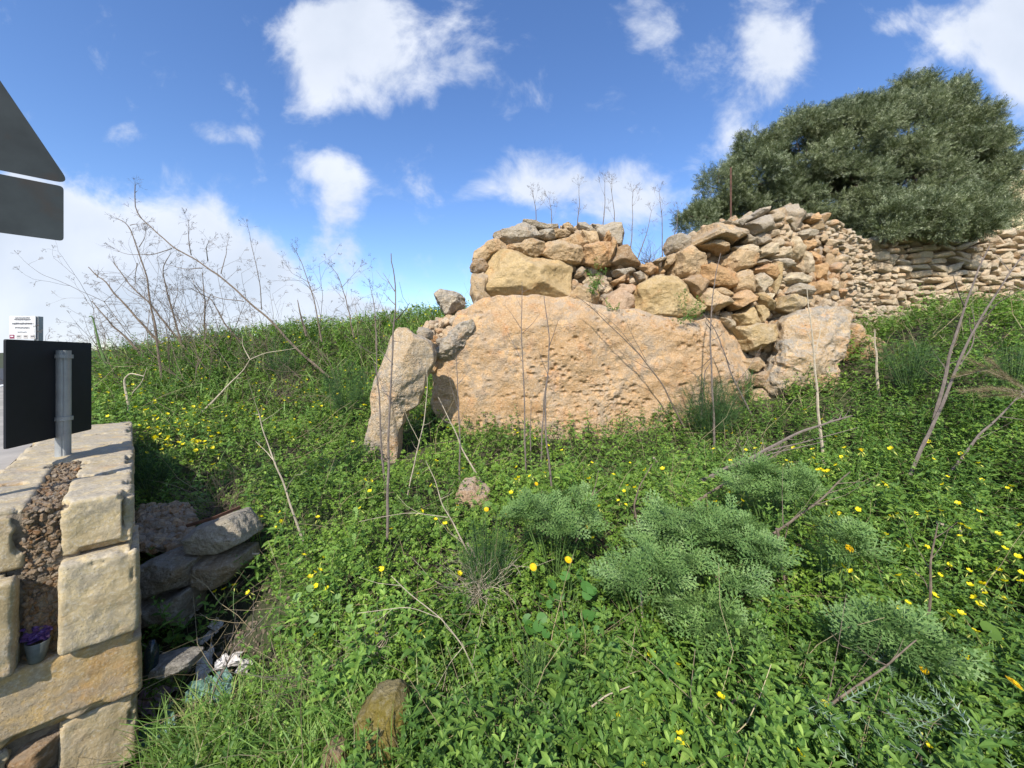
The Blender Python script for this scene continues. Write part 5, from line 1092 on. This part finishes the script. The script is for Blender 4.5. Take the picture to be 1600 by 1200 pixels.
stalk([c4((740,1115),(800,1050),(850,1000),(900,950),(930,905)), c4((930,905),(1000,870),(1160,845)), c4((930,900),(890,830),(890,780))], 4.2, 5, 'long curved pale stem lying in the greenery of the left bank', mat=PALES, um=False, side=3)
stalk([c4((325,1150),(310,1070),(300,1000),(330,970),(400,985)), c4((340,1070),(390,1010),(415,940))], 4.0, 6, 'pale hooked stem beside the black panel', mat=PALES, um=False, side=1)
stalk([c4((205,920),(180,840),(160,760),(140,680),(125,690))], 4.3, 6, 'withered green stalk with a curled top, right beside the black panel', mat=STEM, um=False, side=3)
stalk([[(606,840),(606,790),(607,740)] + c5((212,1700),(240,1100),(250,980),(268,850),(262,700),(265,550),(235,420),(235,350)), c5((258,620),(215,560),(170,495)), c5((262,720),(215,670),(178,630)), c5((272,830),(330,760),(372,705)), c5((245,1150),(190,1090),(150,1050)), c5((240,1440),(180,1330),(140,1210))], 3.55, 6.5, 'tall grey dead stalk standing in front of the standing stone', mat=GREYS, um=False, side=5)
stalk([[(600,745),(596,690),(592,620),(588,560),(586,500)], [(592,600),(583,560),(572,540)]], 4.6, 5, 'thinner grey stalk just left of the tall grey one', mat=GREYS, um=False, side=4)
stalk([[(640,760),(648,720),(662,660),(668,600),(664,540)], [(655,690),(640,660),(632,640)]], 4.4, 3, 'thin pale stalk over the right side of the standing stone', mat=PALES, um=False, side=3)
stalk([[(718,745),(718,690),(716,620),(713,545)], [(716,640),(704,600),(698,575)], [(717,600),(730,585)]], 5.1, 4, 'upright grey stalk in front of the left part of the big slab', mat=GREYS, um=False, side=3)
stalk([[(745,740),(722,700),(700,650),(684,620)]], 4.6, 4, 'pale stem slanting across the lower left corner of the big slab', mat=PALES, um=False, side=2)
stalk([[(822,740),(820,690),(818,590),(815,520),(815,440)], c5((1180,900),(1130,820),(1050,720)), c5((1185,930),(1250,860),(1310,780)), c5((1180,1130),(1100,960),(1040,860))], 5.3, 3.6, 'fine Y-branched stalk in front of the left centre of the big slab', mat=GREYS, um=False, side=3)
stalk([[(862,760),(856,710),(853,684),(852,610),(857,567),(858,523),(851,480),(850,462)], [(857,590),(846,560),(842,545)], [(858,540),(868,510),(872,500)]], 5.0, 4.6, 'dark straight stalk in front of the centre of the big slab', mat=GREYS, um=False, side=4)
stalk([[(845,730),(846,690),(850,620),(854,590)]], 4.9, 4, 'short dark stalk close beside the dark straight one', mat=GREYS, um=False, side=2)
stalk([[(829,700),(829,660),(830,625)]], 4.9, 3, 'shortest grey stalk, standing before the centre bottom of the big slab', mat=GREYS, um=False, side=1)
stalk([[(1117,700),(1115,640),(1112,600)] + c6((1165,1200),(1150,1000),(1165,750),(1190,500),(1225,350)), c6((1165,980),(1215,955),(1240,930)), c6((1160,1100),(1100,1160),(1050,1190)), c6((1160,900),(1120,850),(1130,820))], 5.2, 5, 'tall dark stalk in front of the right end of the big slab', mat=GREYS, um=False, side=8)
stalk([[(1170,640),(1145,590),(1120,520),(1100,490)], [(1150,600),(1180,560),(1190,540)], [(1140,570),(1125,545)]], 5.2, 4, 'dark branched stalk before the gap between the megaliths', mat=GREYS, um=False, side=8)
stalk([[(1095,655),(1098,620),(1101,580),(1112,565)], [(1100,600),(1080,580),(1072,575)]], 5.2, 4, 'low dark crooked stalk over the fennel at the right end of the slab', mat=GREYS, um=False, side=6)
stalk([[(1060,650),(1035,600),(1000,555),(960,515),(925,480),(900,462)], [(1020,580),(985,560),(960,545)], [(1010,565),(985,520),(975,495)], [(1000,555),(955,500),(910,470)]], 5.2, 3.5, 'sheaf of fine stems leaning left across the middle of the big slab', mat=DRYS, um=False, side=10)
stalk([[(1285,700),(1280,660),(1277,600),(1272,560),(1266,500),(1260,450)], [(1275,560),(1262,520),(1252,500)], [(1274,550),(1285,500),(1290,485)]], 4.9, 6, 'pale grey stalk standing before the upright right megalith', mat=PALES, um=False, side=3)
stalk([[(1372,600),(1369,570),(1367,515)]], 5.3, 6, 'short stout pale stalk on the right bank by the right megalith', mat=PALES, um=False, side=1)
stalk([[(1430,725),(1445,690),(1470,640),(1500,560),(1530,500),(1570,440),(1605,390)], [(1500,570),(1520,540),(1523,500),(1517,478)], [(1530,505),(1560,470),(1610,445)]], 3.7, 7, 'thick grey dead branch rising to the right edge in front of the field wall', mat=GREYS, um=False, side=9)
stalk([[(1458,660),(1475,600),(1488,540),(1508,480),(1525,430),(1545,385)], [(1508,480),(1495,450),(1490,430)]], 3.9, 7, 'second grey branch, steeper and left of the thick one', mat=GREYS, um=False, side=7)
stalk([[(1500,720),(1530,680),(1570,640),(1600,610)], [(1560,650),(1600,655)]], 3.0, 6, 'dark dead branch low at the right edge under the plume grass', mat=GREYS, um=False, side=4)
stalk([[(1120,740),(1180,712),(1250,675),(1330,650)], [(1200,705),(1260,690),(1340,668)], [(1150,728),(1210,708),(1290,690)]], 4.3, 9, 'bundle of fallen grey twigs lying on the greenery before the right megalith', mat=GREYS, um=False, side=8, name='fallen_branch', cat='branch')
stalk([[(1150,880),(1210,830),(1270,790),(1330,738)], [(1230,815),(1225,840),(1222,880),(1240,920)], [(1260,795),(1265,785),(1300,788)]], 2.75, 7, 'long brown branch slanting up between the silver bushes', mat=DRYS, um=False, side=10, name='fallen_branch', cat='branch')
stalk([[(1110,770),(1150,745),(1190,722),(1230,700)]], 3.4, 6, 'brown branch lying up and left of the long one between the bushes', mat=DRYS, um=False, side=6, name='fallen_branch', cat='branch')
stalk([[(1222,880),(1228,920),(1250,960),(1275,1000)]], 2.3, 6, 'brown stem dropping down right of the largest silver bush', mat=DRYS, um=False, side=3)
stalk([[(1450,975),(1452,930),(1456,870),(1466,818)], [(1453,930),(1440,900),(1415,885)]], 2.05, 7, 'upright brown dead stalk among yellow flowers at the right', mat=DRYS, um=False, side=3)
stalk([[(1470,818),(1510,832),(1552,850)], [(1475,822),(1530,820)]], 2.1, 5, 'white bare twig pointing right from the upright brown stalk', mat=PALES, um=False, side=1, grow=.02)
stalk([[(1205,1160),(1262,1122),(1320,1082),(1385,1037),(1432,998)], [(1385,1037),(1360,1030),(1340,1012)], [(1300,1095),(1312,1070)]], 1.75, 8, 'long dark diagonal twig under the two orange-yellow flower heads', mat=DRYS, um=False, side=6)
stalk([[(1134,1012),(1165,985),(1204,1024)]], 1.85, 5, 'pale twig bent into a peak at the lower right of centre', mat=PALES, um=False, side=0, grow=.08)
stalk([[(1003,955),(1003,915),(1012,908),(1030,900)]], 2.2, 6, 'pale broken stem with a right-angle bend left of the largest silver bush', mat=PALES, um=False, side=0, grow=.1)
stalk([[(1025,720),(1050,752),(1068,772),(1084,790)], [(1050,752),(1066,786)]], 3.1, 5, 'whitish bent twig above the largest silver bush', mat=PALES, um=False, side=1, grow=.05)
stalk([[(995,815),(990,790),(1000,760),(1020,725)]], 3.1, 5, 'brown stem joining the whitish bent twig from below', mat=DRYS, um=False, side=2)
stalk([[(910,820),(920,790),(930,760),(935,735)]], 3.2, 4, 'brown curved stem above the pair of flower heads', mat=DRYS, um=False, side=2)
stalk([[(892,1130),(915,1110),(945,1085),(983,1070)]], 1.6, 6, 'pale straight twig pointing up and right at the bottom centre', mat=PALES, um=False, side=0, grow=.1)
stalk([[(860,1140),(900,1132),(940,1140),(975,1152)], [(870,1145),(910,1165),(935,1178)]], 1.52, 9, 'thick tan twig lying flat at the bottom centre', mat=PALES, um=False, side=2, grow=.02)
stalk([[(1113,1125),(1135,1105),(1165,1078)]], 1.6, 8, 'short dark stick at the bottom, right of centre', mat=DRYS, um=False, side=1, grow=.05)
stalk([[(1440,1210),(1445,1180),(1438,1150)], [(1470,1210),(1458,1180),(1440,1150)]], 1.45, 8, 'split grey stick at the bottom near the thistle', mat=GREYS, um=False, side=0)
stalk([[(750,1070),(725,1010),(690,965),(645,930),(610,900)], [(690,965),(640,945),(560,955)], [(725,1010),(700,1040),(690,1090)]], 1.95, 4, 'fine tan twig running down through the lower centre tangle', mat=PALES, um=False, side=4)
stalk([[(755,910),(720,930),(665,940),(625,945),(580,948)], [(665,940),(640,990),(610,1080)], [(625,945),(560,1000),(520,1040)], [(720,930),(670,900),(640,870)]], 2.0, 4, 'branched pale twig reaching left from the dry cluster', mat=PALES, um=False, side=6)
stalk([[(755,890),(770,915),(740,960),(755,1000),(765,1030)], [(745,940),(720,935)], [(760,900),(790,925),(812,955)], [(775,890),(800,880),(815,900)], [(765,895),(775,945),(780,980)]], 2.05, 4, 'pale zigzag twigs hanging down from the dry cluster', mat=PALES, um=False, side=6)
stalk([[(735,870),(710,820),(690,790),(680,750),(665,720)], [(700,810),(640,800),(560,815)]], 2.6, 4, 'pale forked twig rising above the dry cluster', mat=PALES, um=False, side=4)
stalk([[(395,865),(330,860),(290,845),(245,860),(225,850)], [(330,860),(300,900),(260,960)], [(290,845),(240,840)]], 2.4, 4, 'pale twig with side shoots hanging in front of the fallen wall', mat=PALES, um=False, side=8, grow=.05)
stalk([[(330,1095),(340,1060),(370,1010),(395,985)], [(300,1100),(350,1090),(400,1095)]], 2.05, 5, 'grey twig lying across the litter by the wall', mat=GREYS, um=False, side=6, grow=.02)
stalk([[(520,1040),(470,1060),(440,1060),(410,1100)], [(470,1060),(460,1110)]], 1.9, 4, 'grey twig running into the grass at the lower left', mat=GREYS, um=False, side=8)
stalk([[(470,840),(450,780),(430,720),(410,670),(405,640)], [(445,770),(460,740)], [(430,720),(400,690)]], 3.9, 5, 'bleached stem standing above the fallen wall', mat=PALES, um=False, side=6)
twigbush(752, 880, 2.35, 42, 'cluster of tangled pale dry twigs in the lower centre', 110, 'twig_cluster', PALES, .0016)
twigbush(585, 985, 2.1, 40, 'fine pale twig tangle in the lower centre, left of the dry cluster', 60, 'twig_cluster', PALES, .0013)
twigbush(470, 1055, 1.95, 42, 'brown twig tangle at the edge of the long grass', 70, 'twig_cluster', DRYS, .0014)
twigbush(800, 1120, 1.6, 46, 'low tangle of dead twigs at the bottom, right of the moss covered stone', 60, 'twig_cluster', DRYS, .0013)
twigbush(1180, 712, 4.4, 40, 'straw coloured twig tangle beside the fallen grey twigs', 90, 'twig_cluster', PALES, .002)
twigbush(440, 585, 7.0, 42, 'bushy tangle of dead stems beside the long leaning stalk', 110, 'twig_cluster', DRYS, .003)
twigbush(350, 760, 3.6, 55, 'straw brown tangle of dead stems above the fallen wall', 150, 'twig_cluster', DRYS, .002)
for k, (a, c_, e_, g_) in enumerate([(838,352,832,300),(862,350,858,312),(902,350,905,290),(942,352,945,285),(960,370,955,288),(985,392,988,300),(1000,395,1018,330),(1035,392,1030,300),(1048,392,1060,330)]):
    stalk([[(a, c_), ((a + e_) / 2 + 2, (c_ + g_) / 2), (e_, g_)]], 7.3, 2.2, ['leftmost','second from the left','third from the left','fourth from the left','fifth from the left','fifth from the right' if False else 'sixth from the left','third from the right','second from the right','rightmost'][k] + ' of the nine fine stalks sticking up behind the ruin', mat=GREYS, side=4, ur=.1)
def fine_stalk(seed, h):
    rg = np.random.default_rng(seed); b = MB()
    def br(p, d, l_, r_, depth):
        pts = [p]; d = d / np.linalg.norm(d)
        for k in range(5): d = d + rg.normal(size=3) * .10; d /= np.linalg.norm(d); p = p + d * l_ / 5; pts.append(p)
        b.tube(pts, np.linspace(r_, r_ * .6, 6), 4, cap=False)
        if depth < 3:
            for k in range(2 if depth else 4):
                i_ = rg.integers(2, 6); a = d + rg.normal(size=3) * .5; br(np.array(pts[i_ if k else 5]), a, l_ * rg.uniform(.35, .6), r_ * .6, depth + 1)
        else: umbel(b, np.array(pts[-1]), d, .05, 6, .0014)
    br(np.zeros(3), np.array((rg.normal() * .35 - .15, rg.normal() * .2, 1.)), h, .0065, 0)
    V, f = b.arr(); o_ = mk('fine_stalk', V, f, DRYS, origin=(0, 0, 0)); return o_
protos = [fine_stalk(300 + k, .85 + .12 * k) for k in range(6)]
sp_ = [(rg_, yy2) for rg_, yy2 in zip(np.random.default_rng(8).uniform(110, 640, 46), np.random.default_rng(9).uniform(528, 600, 46))]
for k, (a, c_) in enumerate(sp_):
    yr = rayY(a, c_, -.02); yr = 8.5 if yr is None else yr
    if yr > 10.5: yr = 9.5
    p = P(a, c_, yr); o_ = protos[k] if k < 6 else protos[k % 6].copy()
    if k >= 6: C.objects.link(o_)
    if not allowed(np.array([p[0]]), np.array([yr]))[0]: p = P(300 + k * 4, 560, 8.0)
    o_.location = (p[0], p[1], float(inner(np.array(p[0]), np.array(p[1])))); o_.rotation_euler = (rng.normal() * .1, rng.normal() * .12 - .1, rng.uniform(-.8, .8)); o_.scale = (rng.uniform(.7, 1.25),) * 3
    tag(o_, 'fine much-branched dead fennel stalk standing in the thicket on the left bank', 'dead stalk', 'fine dead fennel stalks on the left bank')
# low tangle of fine dead stems (stuff)
b = MB(); x, y = scatter(6500, 1.1, 11, 1.2); px, py = pxpy(x, y, canopy(x, y))
g = .5 + 1.5 * zone(px, py, 310, 1030, 90, 90) + .6 * zone(px, py, 300, 560, 260, 60) + .5 * zone(px, py, 540, 1000, 200, 90) + .6 * zone(px, py, 350, 980, 120, 160) + .5 * zone(px, py, 900, 1120, 160, 60) + .3 * zone(px, py, 750, 880, 120, 80) + .2 * zone(px, py, 1250, 720, 200, 60)
keep = rng.random(len(x)) < g
for a, c_ in zip(x[keep], y[keep]):
    z = float(inner(np.array(a), np.array(c_))) + rng.uniform(.02, .2); d = rng.normal(size=3); d[2] = abs(d[2]) * (.5 if c_ < 5 else 1.4); d /= np.linalg.norm(d); l_ = rng.uniform(.1, .32) * (1 if c_ < 5 else 1.5); p = np.array((a, c_, z)); r_ = rng.uniform(.0009, .0026) * (1 if c_ < 5 else 1.6)
    pts = [p]
    for k in range(4): d = d + rng.normal(size=3) * .22; d /= np.linalg.norm(d); p = p + d * l_ / 2; pts.append(p)
    b.tube(pts, np.linspace(r_, r_ * .5, 5), 3, cap=False)
tag(b.build('dead_stems', DRYG), 'tangle of fine dead stems all through the greenery', 'dead stems', kind='stuff')

# --- flowers
def petal_ring(n, r0, r1, w_, z0, z1, V, T, ph=0., tipw=.6):
    for k in range(n):
        a = ph + k * 2 * np.pi / n; d = np.array((math.cos(a), math.sin(a), 0)); s = np.array((-d[1], d[0], 0)); i0 = len(V); zv = np.array((0, 0, 1.))
        V += [d * r0 + zv * z0, d * (r0 + r1) / 2 + s * w_ + zv * (z0 * .5 + z1 * .5), d * r1 + s * w_ * tipw + zv * z1, d * r1 - s * w_ * tipw + zv * z1, d * (r0 + r1) / 2 - s * w_ + zv * (z0 * .5 + z1 * .5)]
        T += [(i0, i0+4, i0+3), (i0, i0+3, i0+2), (i0, i0+2, i0+1)]
V, T = [], []; petal_ring(5, .001, .0125, .0062, 0, .007, V, T); OXP = (np.array(V), np.array(T))
V, T = [], []; petal_ring(22, .004, .0175, .0019, .001, .002, V, T); petal_ring(18, .003, .0135, .0018, .003, .0045, V, T, .15); petal_ring(12, .001, .008, .0016, .005, .007, V, T, .3); MGP = (np.array(V), np.array(T))
def mesh_only(name, parts, mats):
    V = np.concatenate([p[0] for p in parts]); off = 0; F_ = []; mi = []
    for k, (v, f) in enumerate(parts): F_.append(np.asarray(f) + off); mi += [k] * len(f); off += len(v)
    me_ = bpy.data.meshes.new(name); me_.from_pydata([tuple(q) for q in V], [], [tuple(int(z) for z in q) for q in np.concatenate(F_)]); [me_.materials.append(m_) for m_ in mats]; me_.polygons.foreach_set('material_index', mi); return me_
def budset(seed):
    rg = np.random.default_rng(seed); V = []; T = []
    for k in range(4): a = rg.uniform(0, 6.28); lance((math.cos(a) * .008, math.sin(a) * .008, -.012), a, -.9, .02, .0022, V, T, .3)
    return np.array(V), np.array(T)
sb = MB(); sb.tube([(0, 0, -.14), (.004, .0, -.07), (0, 0, 0)], [.0012, .001, .0009], 4, cap=False); SV, SFq = sb.arr(); SFt = np.array([(a, b_, c_) for a, b_, c_, d in SFq[0]] + [(a, c_, d) for a, b_, c_, d in SFq[0]])
OX_P = mesh_only('petals', [OXP], [YEL]); OX_B = mesh_only('buds', [budset(1)], [BUD]); OX_S = mesh_only('stem', [(SV, SFt)], [STEM]); OX_ALL = mesh_only('sorrel_flower', [OXP, budset(2), (SV, SFt)], [YEL, BUD, STEM])
FL = [(363,893),(366,915),(350,921),(336,925),(388,926),(580,752)]
FL += [(380 + a / 3.077, 620 + c_ / 3.077) for a, c_ in [(770,220),(808,215),(847,262),(928,310),(840,372),(583,400),(1305,160),(1320,175),(1400,200),(1465,308),(1450,368),(1315,338),(1310,400),(857,550),(925,590),(970,612),(712,637),(1030,525),(290,762),(388,775),(345,845),(367,835),(322,868),(350,908),(403,925),(335,1020),(660,825),(668,832),(177,555),(358,580),(183,600),(155,630),(88,578),(345,1145),(640,1140),(855,1130),(560,538),(608,455),(430,90),(415,105),(562,85),(1040,850)]]
FL += [(900 + a / 4, 700 + c_ / 4) for a, c_ in [(98,93),(83,195),(320,237),(368,250),(300,270),(265,330),(310,355),(435,450),(105,565),(1062,15),(965,80),(1118,122),(1480,10),(1508,105),(1530,135),(1545,155),(1565,328),(1500,490)]]
FL += [(1200 + a / 3.75, 880 + c_ / 3.75) for a, c_ in [(485,50),(772,75),(870,70),(1005,70),(778,275),(1070,308),(1305,262),(1210,400),(1343,440),(1388,108),(1183,128),(1490,110),(185,1118),(1240,240)]]
FL += [(880 + a / 4.444, 960 + c_ / 4.444) for a, c_ in [(388,715),(375,908),(605,1005),(545,1050),(617,283)]]
FL += [(1300 + a / 4.287, 440 + c_ / 4.287) for a, c_ in [(195,1130),(395,1120),(27,1040),(62,1175),(95,1172)]]
FL += [(1060 + a / 4.615, 440 + c_ / 4.615) for a, c_ in [(135,1000),(205,1003),(185,1057),(355,1040),(345,1078),(390,1095),(700,995),(912,925),(750,1080),(1135,1118),(600,1172),(1035,995)]]
FL += [(1393,800),(1402,803),(1431,803),(1312,803),(1418,855),(1448,855),(1385,760),(1345,705),(1270,716),(1278,735),(1288,737),(1500,838),(1560,835),(1590,870),(1530,800),(1480,745),(1450,800),(1580,760),(1320,700),(1240,700)]
rg2 = np.random.default_rng(12)
for q in range(95): FL.append((rg2.normal(265, 62), rg2.normal(672, 24)))
for q in range(16): FL.append((rg2.uniform(400, 620), rg2.uniform(600, 700)))
FL += [(rg2.uniform(1290, 1600), rg2.uniform(690, 960)) for q in range(45)] + [(rg2.uniform(640, 1250), rg2.uniform(690, 800)) for q in range(22)] + [(rg2.uniform(1000, 1590), rg2.uniform(960, 1180)) for q in range(22)]
nfl = 0
for k, (a, c_) in enumerate(FL):
    Y = rayY(a, c_, .06)
    if Y is None or Y > 9: continue
    p = P(a, c_, Y)
    if not allowed(np.array([p[0]]), np.array([Y]))[0] or nfl > 296: continue
    nfl += 1; sc_ = rng.uniform(1.05, 1.5) * (1.25 if Y > 3.4 else 1.0); far_ = Y > 3.0
    lab = 'single small yellow sorrel flower on a thin stem in the greenery'; gp = 'small yellow sorrel flowers scattered over the bank'
    rot = (rng.uniform(.1, .9), rng.uniform(-.5, .5), rng.uniform(0, 6.28))
    if far_:
        o_ = bpy.data.objects.new('sorrel_flower', OX_ALL); C.objects.link(o_); o_.location = p; tag(o_, lab, 'flower', gp)
    else:
        o_ = empty('sorrel_flower', p, lab, 'flower', gp)
        for nm, me_ in (('petals', OX_P), ('buds', OX_B), ('stem', OX_S)):
            c2 = bpy.data.objects.new(nm, me_); C.objects.link(c2); c2.parent = o_
    o_.rotation_euler = rot; o_.scale = (sc_,) * 3
print('flowers', nfl)
# far yellow flecks on the bank crest (stuff)
x, y = scatter(2600, 5.5, 12.5, 1.); px, py = pxpy(x, y, canopy(x, y)); keep = (x < -.8) & (rng.random(len(x)) < .35 + .6 * (n2(x, y, .8, 71) > .05)); x, y = x[keep], y[keep]
b = MB(); b.inst(OXP[0], OXP[1], np.stack([x, y, zcan(x, y, 1.05)], -1), basis(upn(len(x), .5), rng.uniform(0, 6, len(x))), rng.uniform(1.3, 2.0, len(x)))
tag(b.build('distant_flowers', YEL), 'sprinkle of distant yellow flowers on the crest of the left bank', 'flowers', kind='stuff')
# marigolds
MG_D = mesh_only('flower_center', [(lambda v, f: (v * np.array((.0048, .0048, .003)) + np.array((0, 0, .0045)), f))(*ico(2))], [ORG]); MG_P = mesh_only('petals', [MGP], [ORG])
for a, c_, tl, sc_, lab in [(760,796,.9,1.,'yellow marigold head nearest the half buried rock'),(792,803,1.2,.9,'smaller yellow marigold head just right of the one by the half buried rock'),(838,756,1.1,.9,'yellow marigold head above the silver bush with flower heads'),
        (813,769,1.3,.8,'tilted yellow marigold head left of the one above the silver bush'),(888,875,.7,1.15,'round yellow marigold head facing the viewer above the large round leaves'),(833,886,1.2,1.1,'flat yellow marigold head left of the round one'),(792,803,1.3,.6,'tiny marigold bud behind the half buried rock pair'),
        (905,821,1.3,.9,'left flower of the pair on one long thin stem'),(919,822,1.2,1.,'right flower of the pair on one long thin stem'),(1327,857,1.0,1.1,'yellow marigold head right of the brown branch'),
        (1437,989,1.1,1.05,'upper of the two orange-yellow flower heads at the lower right'),(1443,1046,.9,.9,'lower of the two orange-yellow flower heads at the lower right'),(1584,1068,.8,1.35,'biggest marigold head, at the bottom right corner'),(1345,704,1.0,.9,'yellow marigold head high on the right bank')]:
    if 'tiny' in lab: continue
    Y = (rayY(a, c_, .12) or 2.5) * .97; p = P(a, c_, Y); o_ = empty('marigold', p, lab, 'flower')
    for nm, me_ in (('petals', MG_P), ('flower_center', MG_D)):
        c2 = bpy.data.objects.new(nm, me_); C.objects.link(c2); c2.parent = o_; c2.rotation_euler = (tl * .7, rng.uniform(-.3, .3), rng.uniform(0, 1)); c2.scale = (sc_ * 1.05,) * 3
    s_ = MB(); s_.tube([p, p + (.01, .01, -.05), p + (.0, .02, -.22)], [.0014, .0013, .0015], 5, cap=False); s_.build('stem', STEM, o_)
